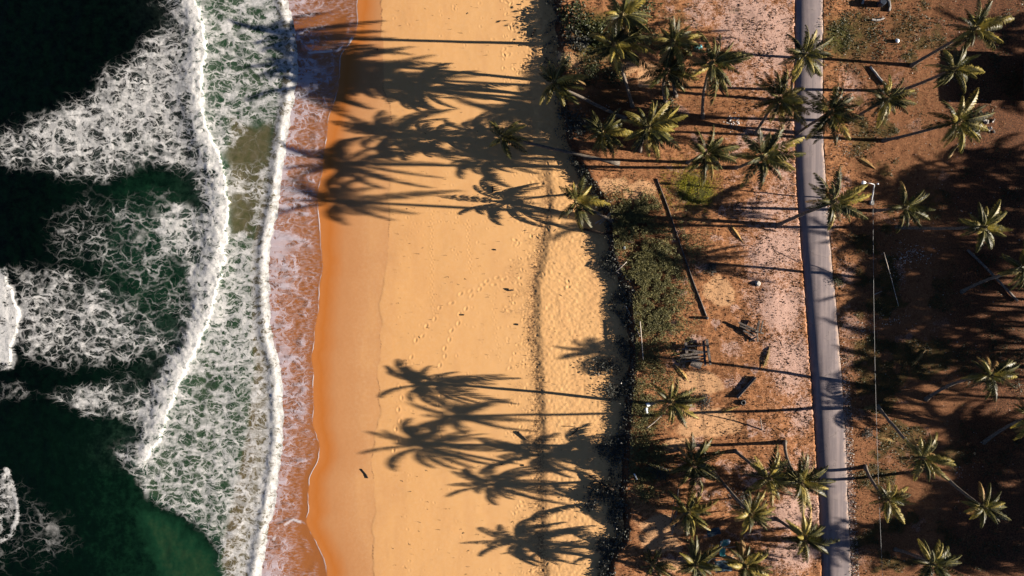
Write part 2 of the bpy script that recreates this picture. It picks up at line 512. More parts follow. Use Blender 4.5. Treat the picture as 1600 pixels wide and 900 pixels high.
M['concrete'] = mat_simple('aged_concrete', (.20, .19, .175), (.34, .32, .29), 3, .9, .2, .02)
M['steel'] = mat_simple('galvanised_steel', (.30, .32, .33), (.42, .44, .45), 4, .45, .5)
M['lampwhite'] = mat_simple('lamp_head_white', (.66, .67, .68), (.74, .74, .74), 2, .4, .4)
M['cable'] = mat_simple('cable_sheath', (.09, .09, .09), (.14, .14, .14), 2, .6)
M['turq'] = mat_simple('turquoise_plastic', (.10, .34, .36), (.16, .44, .45), 3, .5, .4)
M['whiteplastic'] = mat_simple('white_plastic', (.62, .66, .68), (.74, .76, .77), 3, .5, .4)
M['bluetarp'] = mat_simple('blue_tarpaulin', (.014, .034, .050), (.03, .06, .085), 3, .6, .3)
M['roof'] = mat_simple('blue_grey_roof_sheet', (.05, .085, .11), (.10, .15, .18), 1.5, .5, .4)
M['wall'] = mat_simple('hut_wall', (.15, .11, .08), (.24, .18, .13), 2)
M['orange'] = mat_simple('orange_husk', (.36, .12, .05), (.52, .21, .10), 5)
M['black'] = mat_simple('black_rubber', (.012, .012, .013), (.03, .03, .032), 5, .6)
M['wetrock'] = mat_simple('blue_black_plastic', (.01, .014, .022), (.03, .04, .06), 3, .35, .5)

# ---------------------------------------------------------------- the setting: rows and columns shared by the strips
def rows(step):
    return np.concatenate([np.linspace(-900, -70, 16, endpoint=False), np.arange(-70, 970, step), np.linspace(970, 1800, 16)])

# --- sea
py = rows(2.0)
tcol = np.concatenate([np.linspace(-2600, -60, 18, endpoint=False), np.zeros(0)])
nfine = 262
xb = BORE(py) + 6 * (fbm(py / 13, py * 0, 401, 3) - .5) + 3 * (fbm(py / 4, py * 0, 402, 2) - .5)
FX = np.linspace(0, 1, nfine)[None, :]
PX = np.concatenate([np.repeat(tcol[None, :], len(py), 0), -60 + (xb[:, None] + 6 + 60) * FX], 1)
PY = np.repeat(py[:, None], PX.shape[1], 1)
wx = 26 * (fbm(PX / 34, PY / 34, 21, 4) - .5); wy = 26 * (fbm(PX / 34, PY / 34, 37, 4) - .5)
QX, QY = PX + wx, PY + wy
foam = np.zeros_like(PX)
def add(mask, v):
    global foam
    foam = np.maximum(foam, mask * v)
dm = seg_dist(QX, QY, MAINB)
xm = np.interp(PY, [p[1] for p in MAINB], [p[0] for p in MAINB])
landward = sstep(-8, 8, PX - xm)
add(poly_mask(QX, QY, [(-40, 215), (40, 188), (130, 152), (165, 110), (215, 72), (256, 30), (262, -30), (330, -30), (325, 120), (352, 280), (345, 320), (300, 285), (255, 262), (190, 272), (130, 285), (60, 268), (-40, 245)], 24), .60)
add(poly_mask(QX, QY, [(30, 195), (140, 150), (215, 95), (262, 60), (300, 60), (310, 230), (250, 240), (140, 275), (70, 255)], 30), .76)
add(poly_mask(QX, QY, [(20, 420), (110, 415), (180, 440), (240, 480), (305, 530), (280, 565), (200, 575), (110, 572), (35, 560), (24, 480)], 30), .50)
add(poly_mask(QX, QY, [(110, 470), (190, 465), (285, 540), (255, 560), (170, 545), (110, 520)], 22), .64)
add(poly_mask(QX, QY, [(130, 300), (262, 296), (345, 330), (338, 470), (290, 545), (190, 450), (80, 400), (60, 360)], 34), .34)
add(poly_mask(QX, QY, [(245, 345), (275, 320), (330, 320), (335, 470), (292, 470), (280, 400), (250, 385)], 16), .78)
add(poly_mask(QX, QY, [(60, 610), (130, 602), (200, 592), (258, 610), (250, 700), (212, 668), (160, 650), (110, 640)], 20), .60)
add(poly_mask(QX, QY, [(180, 700), (225, 695), (215, 760), (195, 740)], 10), .5)
add(poly_mask(QX, QY, [(-40, 740), (40, 755), (120, 800), (140, 850), (90, 900), (-40, 900)], 40), .24)
add(poly_mask(QX, QY, [(-40, 600), (40, 590), (60, 620), (-40, 640)], 12), .35)
add(sstep(16, 0, seg_dist(QX, QY, [(240, 0), (262, 4)])), .5)
add(sstep(6, 1, seg_dist(PX + wx * .3, PY + wy * .3, [(8, 735), (17, 755), (25, 785), (27, 810), (18, 835), (-12, 856)])), .95)
add(poly_mask(QX, QY, [(-40, 735), (10, 740), (25, 790), (10, 850), (-40, 860)], 8), .5)
add(poly_mask(PX + wx * .9, PY + wy * .9, [(-60, 418), (8, 424), (20, 445), (22, 462), (36, 480), (34, 505), (28, 530), (18, 560), (12, 574), (-60, 590)], 11), 1.25)
# back of the breaker and the inner zone
rg = 9 * (fbm(PY / 15, PX * 0, 403, 3) - .5) + 6 * (fbm(PX / 6, PY / 5, 404, 3) - .5)
dR = PX - xm - rg - 4
cw = np.interp(PY, [-60, 60, 160, 240, 300, 400, 480, 560, 620, 690, 730], [26, 28, 28, 36, 42, 40, 34, 34, 36, 26, 8]) * (.55 + .9 * fbm(PY / 38, PX * 0, 408, 3))
endf = sstep(740, 705, PY)
crest = sstep(2.0, -1.5, dR) * sstep(-cw - 22, -cw * .25, dR + 16 * (fbm(PX / 9, PY / 13, 405, 3) - .5)) * endf
add(crest * (.60 + .95 * fbm(PX / 12, PY / 15, 407, 4)), 1.12)
add(crest * sstep(-cw * .75, -4, dR + 22 * (fbm(PX / 8, PY / 10, 409, 3) - .5)), 1.2)
add(np.exp(-np.maximum(dm - 9, 0) / 24) * (1 - landward) * endf, .80)
inner = sstep(-2, 6, PX - xm) * (PY < 722) + poly_mask(QX, QY, [(214, 716), (300, 700), (450, 700), (450, 930), (352, 930), (338, 852), (300, 820), (262, 795), (225, 765)], 20) * (PY >= 700)
inner = np.clip(inner, 0, 1)
dens_in = .62 + .32 * (fbm(PX / 50, PY / 50, 51) - .5)
dens_in = dens_in - .42 * poly_mask(QX, QY, [(375, 205), (415, 180), (436, 200), (428, 250), (370, 265), (345, 240)], 14) \
                  - .42 * poly_mask(QX, QY, [(352, 312), (392, 308), (390, 360), (358, 372)], 8) \
                  + .13 * poly_mask(QX, QY, [(340, 390), (420, 385), (425, 560), (330, 560), (300, 560)], 20) \
                  + .10 * sstep(640, 800, PY)
foam = np.maximum(foam, inner * dens_in)
bw = np.interp(PY, [-60, 0, 200, 330, 480, 560, 640, 740, 900, 960], [9, 9, 10, 17, 15, 26, 40, 52, 58, 58])
db = BORE(PY) - PX
ragged = 14 * (fbm(PX / 16, PY / 16, 91, 3) - .5)
add(sstep(bw + 16, bw * .3, db + ragged), .82)
bf = np.clip(bw * .55, 6, 30) * (.6 + .8 * fbm(PY / 24, PX * 0, 410, 3))
front = sstep(bf + 7, bf * .3, db + 10 * (fbm(PX / 7, PY / 9, 406, 3) - .5))
add(front, 1.25)
shallow_vignette = .05 + .16 * sstep(20, 260, PX) * sstep(180, 300, PY) + .15 * blob(PX, PY, 230, 400, 110, 130) + .08 * sstep(560, 700, PY)  # depth tone of the water; upper left also carries painted vignette darkening
shallow_vignette = np.maximum(shallow_vignette, np.exp(-np.maximum(dm - 6, 0) / 22) * .40)
shallow_vignette = np.maximum(shallow_vignette, inner * (.50 + .22 * fbm(PX / 40, PY / 40, 61)))
shallow_vignette = np.maximum(shallow_vignette, inner * poly_mask(QX, QY, [(340, 150), (400, 190), (440, 170), (430, 300), (400, 380), (350, 380), (345, 260)], 22) * .86)
shallow_vignette = np.maximum(shallow_vignette, .52 * poly_mask(QX, QY, [(200, 780), (260, 800), (345, 860), (370, 940), (255, 940), (215, 850)], 34)) * 0.9
shallow_vignette = np.maximum(shallow_vignette, inner * sstep(bw + 26, bw, db) * .85)
milk = np.exp(-np.maximum(dm - 4, 0) / 20) * .9
milk = np.maximum(milk, sstep(bw + 18, 4, db) * .9 * inner)
milk = np.maximum(milk, .22 * inner)
milk = np.maximum(milk, .28 * sstep(.2, .7, foam) * (1 - inner))
milk = milk * sstep(750, 700, PY) + milk * inner * sstep(700, 750, PY)
Z = -1.36 + 0 * PX
swell = .35 * (fbm(PX / 130, PY / 220, 14, 3) - .5) + .10 * (fbm(PX / 16, PY / 26, 15, 3) - .5)
Z = Z + swell * sstep(470, 330, PX)
Z = Z + (np.clip(foam, 0, 1) * .04 + .07 * crest + .05 * front) * (fbm(PX / 6, PY / 6, 16, 3) - .3)
Z = Z + .13 * crest + .10 * (foam > 1.05) * (PX < 60)
Z = Z + .16 * np.exp(-((PX - xm + 10) / 24.0) ** 2) * sstep(745, 690, PY)
Z = Z + .14 * np.exp(-((db - 7) / 8.0) ** 2) + .03 * sstep(60, 10, db)
me = np_mesh('sea', grid_world(PX, PY, Z), grid_faces(*PX.shape), M['sea'])
attr(me, 'foam', foam); attr(me, 'shallow_vignette', shallow_vignette); attr(me, 'milk', milk)
tag(link('sea', me), 'dark green sea laced with white foam', kind='structure')

# --- swash: the thin film of water running up the sand
xw = WATER(py)
nc = 70
T = np.linspace(0, 1, nc)[None, :]
jag = 2.5 * (fbm(py / 9, py * 0, 33, 3) - .5)
PX = xb[:, None] - 2 + (xw[:, None] + jag[:, None] - xb[:, None] + 2) * T
PY = np.repeat(py[:, None], nc, 1)
dw = (xw + jag)[:, None] - PX
wx = 22 * (fbm(PX / 30, PY / 18, 121, 4) - .5)
foam = .66 * sstep(1.05, .0, T + wx / 60) ** .8 + .12
foam = foam * (.75 + .5 * fbm(PX / 40, PY / 25, 131))
foam -= .30 * poly_mask(PX + wx, PY, [(470, 25), (545, 25), (545, 65), (500, 70)], 12)
foam -= .35 * sstep(640, 760, PY) * T
foam += .22 * sstep(10, 3, np.abs(dw - 14 + wx)) * sstep(.2, .6, fbm(PX / 50, PY / 50, 77))
edge = sstep(2.2, .5, dw) * sstep(.34, .66, fbm(PX / 70, PY / 17, 88, 4)) * .6
edge = np.maximum(edge, sstep(3.2, 1.0, seg_dist(PX + wx * .35, PY + wx * .35, [(428, 843), (436, 826), (446, 818), (457, 810), (470, 815), (478, 818)])) * .7 * sstep(.35, .6, fbm(PX / 8, PY / 8, 411, 3)))
edge = np.maximum(edge, sstep(3.4, 1.0, seg_dist(PX + wx * .25, PY + wx * .25, [(484, 84), (505, 81), (525, 80), (540, 72), (552, 60)])) * .75 * sstep(.28, .5, fbm(PX / 10, PY / 10, 413, 3)))
Z = np.maximum(zbeach(PX, PY) + .03, -1.36 + .10 + (0 - .0) * PX) * 0 + np.maximum(zbeach(PX, PY) + .025, -1.33) 
Z = Z - .03 * sstep(1.2, 0, dw)
me = np_mesh('swash', grid_world(PX, PY, Z), grid_faces(*PX.shape), M['swash'])
attr(me, 'foam', np.clip(foam, 0, 1)); attr(me, 'edge', edge)
tag(link('swash', me), 'thin sheet of foamy water running up the sand', kind='structure')

# --- beach
def rows_b(step):
    return np.concatenate([np.linspace(-900, -40, 14, endpoint=False), np.arange(-40, 940, step), np.linspace(940, 1800, 14)])
py = rows_b(1.25)
nc = 470
xs_ = SCARP(py)
x0 = 392.0
T = np.linspace(0, 1, nc)[None, :]
PX = x0 + (xs_[:, None] + 16 - x0) * T
PY = np.repeat(py[:, None], nc, 1)
Z = zbeach(PX, PY)
bx = PX - BERM(PY)
wob = 10 * (fbm(PX / 25, PY / 25, 41) - .5)
rough = sstep(-4, 14, bx + wob)
band = np.exp(-((bx + 4 + wob) / 11.0) ** 2) * sstep(230, 300, PY)
upper = sstep(300, 230, PY) * sstep(-10, 20, PX - 825)
Z += rough * .062 * (fbm(PX / 4.0, PY / 3.4, 42, 3) - .5)
Z += upper * .10 * (fbm(PX / 8, PY / 5.5, 43, 3) - .5)
Z += band * .085 * (fbm(PX / 6, PY / 5, 44, 3) - .5)
Z += .012 * (fbm(PX / 26, PY / 60, 45, 3) - .5) + (1 - rough) * .0035 * (fbm(PX / 4, PY / 5, 46, 2) - .5)
# tide steps: a low edge of the last waves
TIDE = curve([(600, -900), (598, 0), (596, 60), (597, 100), (612, 200), (608, 300), (606, 400), (596, 450), (592, 520), (588, 590), (592, 640), (586, 680), (580, 740), (590, 800), (578, 850), (582, 900), (582, 1800)])
tw = 16 * (fbm(PX / 45, PY / 34, 47, 4) - .5)
Z += .012 * sstep(-1.5, 1.5, PX - TIDE(PY) + tw) * sstep(.32, .6, fbm(PX / 60, PY / 38, 414, 3))
# trails of footprints
def foot(cx, cy, ang, depth=.05, L=3.2, Wd=1.6):
    global Z
    i0 = np.searchsorted(py, cy - 9); i1 = np.searchsorted(py, cy + 9)
    sx = PX[i0:i1]; sy = PY[i0:i1]
    dx = sx - cx; dy = sy - cy
    u = dx * math.cos(ang) + dy * math.sin(ang); v = -dx * math.sin(ang) + dy * math.cos(ang)
    r2 = (u / L) ** 2 + (v / Wd) ** 2
    Z[i0:i1] += -depth * np.exp(-r2 * 1.2) + depth * .45 * np.exp(-((np.sqrt(r2) - 1.7) / .5) ** 2)
def trail(pts, step, depth, gap=2.2, L=3.0, Wd=1.7):
    d = 0.0; k = 0
    for (ax, ay), (bx_, by_) in zip(pts[:-1], pts[1:]):
        n = max(1, int(math.hypot(bx_ - ax, by_ - ay) / step)); an = math.atan2(by_ - ay, bx_ - ax)
        for i in range(n):
            t = (i + random.uniform(-.12, .12)) / n; s = 1 if k % 2 else -1; k += 1
            foot(ax + (bx_ - ax) * t - math.sin(an) * gap * s + random.uniform(-.6, .6), ay + (by_ - ay) * t + math.cos(an) * gap * s, an + random.uniform(-.2, .2), depth * random.uniform(.7, 1.15), L, Wd)
trail([(775, 432), (748, 450), (726, 480), (714, 505), (700, 530), (690, 570), (684, 605), (688, 650), (686, 700)], 13, .034)
trail([(810, 432), (770, 443), (735, 452), (688, 482), (668, 510), (650, 535), (640, 558), (628, 585), (625, 640), (615, 720)], 14, .034)
trail([(730, 345), (732, 380), (736, 430)], 5, .018, 1.0, 1.5, 1.2)
trail([(676, 330), (674, 400), (676, 470), (680, 500)], 5, .016, 1.0, 1.5, 1.2)
trail([(812, 310), (818, 350), (806, 400), (770, 470), (775, 520), (782, 570)], 6, .014, 1.0, 1.5, 1.2)
trail([(760, 345), (735, 352), (690, 345), (650, 350), (630, 380)], 6, .012, 1.0, 1.5, 1.2)
trail([(885, 440), (890, 450), (884, 455)], 6, .06)
for _ in range(260):
    fx_ = random.uniform(610, 850); fy_ = random.uniform(0, 900)
    foot(fx_, fy_, random.uniform(0, 3), random.uniform(.006, .02), random.uniform(1.2, 2.4), random.uniform(1, 1.6))
for _ in range(420):
    fy_ = random.uniform(0, 900)
    foot(float(BERM(fy_)) + random.uniform(-50, 8), fy_, random.uniform(0, 3), random.uniform(.012, .04), random.uniform(1.2, 3.4), random.uniform(1, 1.6))
wet = np.interp(PX - WATER(PY) + 8 * (fbm(PX / 40, PY / 60, 48) - .5), [-100, 0, 12, 36, 62, 78, 400], [1, .93, .80, .60, .51, .40, 0])
dd = PX - TIDE(PY) + tw
wet = np.where(dd > 0, np.minimum(wet, .34 - .0012 * np.clip(dd, 0, 200)), np.maximum(wet, .40))
wet = np.clip(wet, 0, 1) + .10 * blob(PX, PY, 700, 700, 120, 260) * 0
dirt = band * .9 + .35 * sstep(30, 5, np.abs(bx + 30 + wob)) * sstep(.5, .7, fbm(PX / 14, PY / 14, 49)) * sstep(320, 380, PY)
dirt = np.maximum(dirt, .9 * sstep(1.6, .4, np.abs(dd)) * sstep(.45, .62, fbm(PX / 30, PY / 20, 50)))
me = np_mesh('beach', grid_world(PX, PY, Z), grid_faces(*PX.shape), M['sand'])
attr(me, 'wet', wet); attr(me, 'rough', np.maximum(rough, upper)); attr(me, 'dirt', dirt)
tag(link('beach', me), 'broad orange sand beach sloping to the water', kind='structure')

# --- land behind the eroded scarp
py = rows(2.0)
xs_ = SCARP(py) + 9 * (fbm(py / 13, py * 0, 81, 3) - .5)
face = np.array([-13, -10, -7, -4, -2, 0.0])
nf_ = 350
PX = np.concatenate([xs_[:, None] + face[None, :], xs_[:, None] + 2 + (1650 - xs_[:, None] - 2) * np.linspace(0, 1, nf_)[None, :],
                     np.repeat(np.linspace(1670, 3600, 60)[None, :], len(py), 0)], 1)
PY = np.repeat(py[:, None], PX.shape[1], 1)
Z = zland(PX, PY)
Z = Z + .045 * (fbm(PX / 7, PY / 7, 82, 3) - .5) * sstep(6, 20, PX - xs_[:, None])
for j, f_ in enumerate([-.35, .05, .4, .72, .92, 1.0]):
    zb_ = zbeach(PX[:, j], PY[:, j]); Z[:, j] = zb_ + (Z[:, j] - zb_) * f_ if f_ > 0 else zb_ - .3
PX[:, 1:5] += 5 * (fbm(PX[:, 1:5] / 5, PY[:, 1:5] / 6, 83, 3) - .5)
rl = ROADL(PY); rr = ROADR(PY)
Z = np.where((PX > rl - 1) & (PX < rr - 1), np.minimum(Z, -.42), Z)
wn = 40 * (fbm(PX / 50, PY / 50, 84, 4) - .5)
A, B = PX + wn, PY + 40 * (fbm(PX / 50, PY / 50, 85, 4) - .5)
leftroad = sstep(2, -6, PX - rl)
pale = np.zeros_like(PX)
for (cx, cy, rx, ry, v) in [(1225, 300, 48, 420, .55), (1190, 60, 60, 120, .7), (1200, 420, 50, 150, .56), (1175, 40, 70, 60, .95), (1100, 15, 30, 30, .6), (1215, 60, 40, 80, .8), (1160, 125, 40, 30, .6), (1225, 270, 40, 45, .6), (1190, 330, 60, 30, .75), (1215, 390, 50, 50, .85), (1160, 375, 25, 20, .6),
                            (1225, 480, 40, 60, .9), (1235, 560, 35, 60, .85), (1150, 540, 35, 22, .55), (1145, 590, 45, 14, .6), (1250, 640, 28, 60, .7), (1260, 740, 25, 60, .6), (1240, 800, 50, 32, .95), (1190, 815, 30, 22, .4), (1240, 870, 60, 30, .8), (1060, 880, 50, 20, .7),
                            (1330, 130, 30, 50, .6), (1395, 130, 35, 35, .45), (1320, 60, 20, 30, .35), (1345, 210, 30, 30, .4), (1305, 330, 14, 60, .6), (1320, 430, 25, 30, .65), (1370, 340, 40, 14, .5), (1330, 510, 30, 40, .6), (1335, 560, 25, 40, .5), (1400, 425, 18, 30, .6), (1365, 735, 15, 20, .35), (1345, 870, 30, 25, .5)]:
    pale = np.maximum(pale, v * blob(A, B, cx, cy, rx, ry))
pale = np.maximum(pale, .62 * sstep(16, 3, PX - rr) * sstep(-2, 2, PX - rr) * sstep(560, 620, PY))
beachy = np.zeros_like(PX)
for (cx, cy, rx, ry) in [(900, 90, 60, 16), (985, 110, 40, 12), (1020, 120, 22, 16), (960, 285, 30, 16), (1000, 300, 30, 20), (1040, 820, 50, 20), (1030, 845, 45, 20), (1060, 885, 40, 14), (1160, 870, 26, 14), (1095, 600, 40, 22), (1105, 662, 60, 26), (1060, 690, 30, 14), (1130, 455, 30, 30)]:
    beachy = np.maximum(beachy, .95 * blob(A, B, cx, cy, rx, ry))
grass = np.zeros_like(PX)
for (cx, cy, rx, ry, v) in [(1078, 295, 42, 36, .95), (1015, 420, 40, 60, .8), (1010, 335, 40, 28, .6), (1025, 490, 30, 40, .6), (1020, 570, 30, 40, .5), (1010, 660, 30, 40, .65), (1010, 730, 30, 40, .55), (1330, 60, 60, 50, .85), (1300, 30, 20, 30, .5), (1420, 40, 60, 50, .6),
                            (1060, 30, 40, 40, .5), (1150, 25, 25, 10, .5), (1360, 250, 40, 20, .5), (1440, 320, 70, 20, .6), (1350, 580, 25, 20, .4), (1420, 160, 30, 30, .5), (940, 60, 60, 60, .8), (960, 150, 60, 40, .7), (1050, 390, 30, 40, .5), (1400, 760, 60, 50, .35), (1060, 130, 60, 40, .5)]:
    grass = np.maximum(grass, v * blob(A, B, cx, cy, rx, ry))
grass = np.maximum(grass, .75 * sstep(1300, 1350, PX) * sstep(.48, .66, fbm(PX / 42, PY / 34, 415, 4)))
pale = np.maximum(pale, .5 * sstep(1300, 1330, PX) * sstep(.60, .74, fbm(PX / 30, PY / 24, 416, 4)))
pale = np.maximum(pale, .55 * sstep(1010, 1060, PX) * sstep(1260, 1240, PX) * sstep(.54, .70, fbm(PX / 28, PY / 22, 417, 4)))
humus_shade = .80 * sstep(1345, 1560, A) + .12  # darker litter soil inland, with edge vignette and shade put into the colour
humus_shade = humus_shade - .25 * blob(A, B, 1440, 560, 40, 20) - .25 * blob(A, B, 1560, 560, 60, 40) - .3 * blob(A, B, 1460, 620, 60, 30) - .2 * blob(A, B, 1440, 740, 70, 50) - .2 * blob(A, B, 1430, 240, 60, 40)  # sunlit patches of the grove painted in by lightening the soil
humus_shade = np.maximum(humus_shade, .55 * sstep(1300, 1340, A))
humus_shade = np.maximum(humus_shade, .8 * blob(A, B, 1010, 400, 55, 160))
humus_shade = np.maximum(humus_shade, .75 * blob(A, B, 960, 170, 90, 90))
humus_shade = np.maximum(humus_shade, .6 * blob(A, B, 1010, 690, 40, 90))
humus_shade = np.maximum(humus_shade, .55 * blob(A, B, 1090, 180, 120, 50))
humus_shade = np.maximum(humus_shade, .9 * sstep(10, -2, PX - xs_[:, None]))
humus_shade = humus_shade * (1 - .8 * beachy)
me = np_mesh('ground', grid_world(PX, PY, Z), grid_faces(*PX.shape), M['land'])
for nm, ar in (('pale', pale), ('grass', grass), ('humus_shade', humus_shade), ('beachy', beachy)): attr(me, nm, ar)
tag(link('ground', me), 'sandy reddish brown ground under the palms', kind='structure')
PALE_F = lambda x, y: float(max(v * math.exp(-((x - cx) / rx) ** 2 - ((y - cy) / ry) ** 2) for (cx, cy, rx, ry, v) in [(1175, 60, 80, 80, .95), (1215, 390, 60, 60, .85), (1225, 500, 50, 90, .9), (1245, 620, 35, 80, .7), (1150, 530, 60, 40, .6), (1330, 120, 40, 60, .6)]))

# --- road: cambered, worn, its seaward third falling away
py = rows(4.0)
prof = [(-.12, -.60), (-.04, -.44), (-.012, -.34), (.0, -.27), (.08, -.165), (.16, -.07), (.24, .005), (.33, .06), (.44, .10), (.58, .12), (.75, .125), (.9, .12), (.985, .11), (1.0, .10), (1.04, .04), (1.12, -.25)]
L_, R_ = ROADL(py), ROADR(py)
jl = 2.0 * (fbm(py / 14, py * 0, 95, 3) - .5); jr = 3.0 * (fbm(py / 10, py * 0, 96, 3) - .5)
PX = np.stack([L_ + (R_ - L_) * t + (jl if t < .15 else (jr if t > .9 else 0)) for t, _ in prof], 1)
PY = np.repeat(py[:, None], len(prof), 1)
cm = .75 + .5 * fbm(py / 120, py * 0, 97, 2) + .25 * sstep(300, 700, py)
Z = np.stack([np.where(np.array(z) < .1, .12 - (.12 - z) * (np.clip(cm, .6, 1.35) if t < .5 else 1), z) + .004 * (fbm(py / 20, py * 0 + t * 9, 98) - .5) for t, z in prof], 1)
me = np_mesh('road', grid_world(PX, PY, Z), grid_faces(*PX.shape), M['road'])
attr(me, 'verge', np.repeat(np.array([[.6 if (t < -.005 or t > .97) else (.34 if t > .88 else (.30 if t < .05 else (.2 if t < .12 or t > .7 else 0))) for t, _ in prof]]), len(py), 0))
tag(link('road', me), 'narrow worn asphalt road running along the shore', kind='structure')

# ================================================================ palms
def frond_mesh(name, L, e0, droop, seed, leafmat, wid=.78, nl=32):
    r = random.Random(seed)
    n = 11
    pts = [Vector((0, 0, 0))]; tang = []
    yb = r.uniform(-.25, .25)
    for i in range(n):
        s = i / (n - 1)
        a = e0 - droop * (s ** 1.25)
        t = Vector((math.cos(a), yb * s, math.sin(a))).normalized()
        tang.append(t)
        if i < n - 1: pts.append(pts[-1] + t * (L / (n - 1)))
    mb = MB()
    mb.tube(pts, [.035 * (1 - .85 * i / (n - 1)) for i in range(n)], 3, 1, False)
    twist = r.uniform(-.3, .3)
    for side in (-1, 1):
        for j in range(nl):
            s = .13 + .87 * (j + r.uniform(-.25, .25)) / nl
            x = min(s * (n - 1), n - 1.001); k = int(x); f = x - k
            p = pts[k].lerp(pts[k + 1], f); T = tang[k].lerp(tang[k + 1], f).normalized()
            S = Vector((0, 0, 1)).cross(T).normalized() * side
            U = T.cross(S) * side
            an = math.radians(66 - 42 * s + r.uniform(-7, 7))
            prof = max(.22, math.sin(math.pi * min(1, .16 + .78 * s)) ** .65)
            ll = wid * prof * r.uniform(.85, 1.12)
            dz = .20 + .25 * s + r.uniform(-.1, .22) + twist * side
            d = (T * math.cos(an) + S * math.sin(an) - U * dz).normalized()
            d2 = (d - Vector((0, 0, .55 + r.uniform(0, .3)))).normalized()
            w = T * (.040 + .024 * prof)
            mid = p + d * ll * .55; tip = mid + d2 * ll * .5
            mb.add([p - w * .6, p + w * .6, mid + w, mid - w, tip], [(0, 1, 2, 3), (3, 2, 4)], 0)
    return mb.mesh(name, [leafmat, M['rachis']])

FR = {}
CLASSES = [('upright', 1.15, 1.15), ('rising', .72, 1.25), ('flat', .32, 1.15), ('low', -.08, 1.0), ('hanging', -.55, .7)]
for ci, (cn, e0, dr) in enumerate(CLASSES):
    for v in range(2):
        for mn in ('leaf_green', 'leaf_olive_sunlit', 'leaf_dry'):
            if mn == 'leaf_dry' and ci < 3: continue
            FR[(ci, v, mn)] = frond_mesh('frond', 3.75, e0, dr, 100 + ci * 10 + v, M[mn])

core = MB()
core.tube([(0, 0, -.5), (0, 0, -.2), (0, 0, .1), (0, 0, .45), (0.02, 0, .9)], [.13, .24, .26, .15, .03], 8, 0, True, .12)
for k in range(9):
    a = 2.4 * k
    core.tube([(math.cos(a) * .1, math.sin(a) * .1, -.15), (math.cos(a) * .34, math.sin(a) * .34, .08), (math.cos(a) * .5, math.sin(a) * .5, .12)], [.09, .07, .03], 4, 0, True)
for k in range(6):
    a = 1.05 * k + .4
    c = Vector((math.cos(a) * .3, math.sin(a) * .3, -.32))
    core.tube([c + Vector((0, 0, -.13)), c + Vector((0, 0, -.06)), c + Vector((0, 0, .06)), c + Vector((0, 0, .13))], [.04, .11, .11, .04], 6, 0, True)
CORE = core.mesh('crown', M['core'], True)

def shadow_h(cx, sx):
    """crown height (m) that drops its shadow at picture x = sx on the beach"""
    return ((cx - sx) - COT * 13.0) / ((cx - 800) / (CAMH * PXM) + COT) / PXM

def palm(crown, base, label, h=None, sx=None, n=26, sc=1.0, seed=0, group='coconut palms along the shore', dry=.06, olive=.34, wind=.16, bend=.72, tr=.185):
    r = random.Random(seed * 7 + 3)
    if h is None: h = shadow_h(crown[0], sx)
    zb_ = zg(*base) - .12
    B = W(base[0], base[1], zb_); Cc = W(crown[0], crown[1], h)
    root = link('palm_tree', None, None, B)
    root.empty_display_size = .5
    tag(root, label, 'palm tree', group)
    D = Cc - B
    ctrl = Vector((D.x * bend, D.y * bend, D.z * .42))
    m = 15
    pts = []
    for i in range(m):
        t = i / (m - 1)
        pts.append(ctrl * (2 * t * (1 - t)) + D * (t * t) + Vector((r.uniform(-.03, .03), r.uniform(-.03, .03), 0)) * (4 * t * (1 - t)))
    rad = [tr * (1.75 if i == 0 else 1.25 if i == 1 else 1.05 - .22 * i / (m - 1)) * (1 + .04 * (i % 2)) for i in range(m)]
    mb = MB(); mb.tube(pts, rad, 8, 0, True, .05)
    mb.build('trunk', M['trunk'], root, smooth=True)
    tv = (pts[-1] - pts[-2]).normalized()
    tilt = Vector((0, 0, 1)).rotation_difference((Vector((0, 0, 1)) * 2.2 + tv).normalized()).to_euler()
    sc = sc * .95 * r.uniform(.90, 1.08)
    cr = link('crown', CORE, root, D, tilt, sc)
    a = r.uniform(0, 6.28)
    for k in range(n):
        f = k / n
        ci = 0 if f < .14 else 1 if f < .38 else 2 if f < .66 else 3 if f < .88 else 4
        a += 2.399963 + r.uniform(-.42, .42)
        a_ = a; a = a - .38 * math.sin(a)
        mn = 'leaf_olive_sunlit' if r.random() < olive * (.8 if ci in (1, 2) else .5) else 'leaf_green'
        if ci >= 3 and r.random() < dry * 3: mn = 'leaf_dry'
        s = r.uniform(.70, 1.14) * (1 + wind * math.cos(a)) * (.86 if ci == 0 else 1)
        fo = link('frond', FR[(ci, r.randrange(2), mn)], cr, (math.cos(a) * .12, math.sin(a) * .12, .12 - .05 * ci),
                  (r.uniform(-.4, .4), r.uniform(-.25, .25), a), s)
        a = a_
    return root

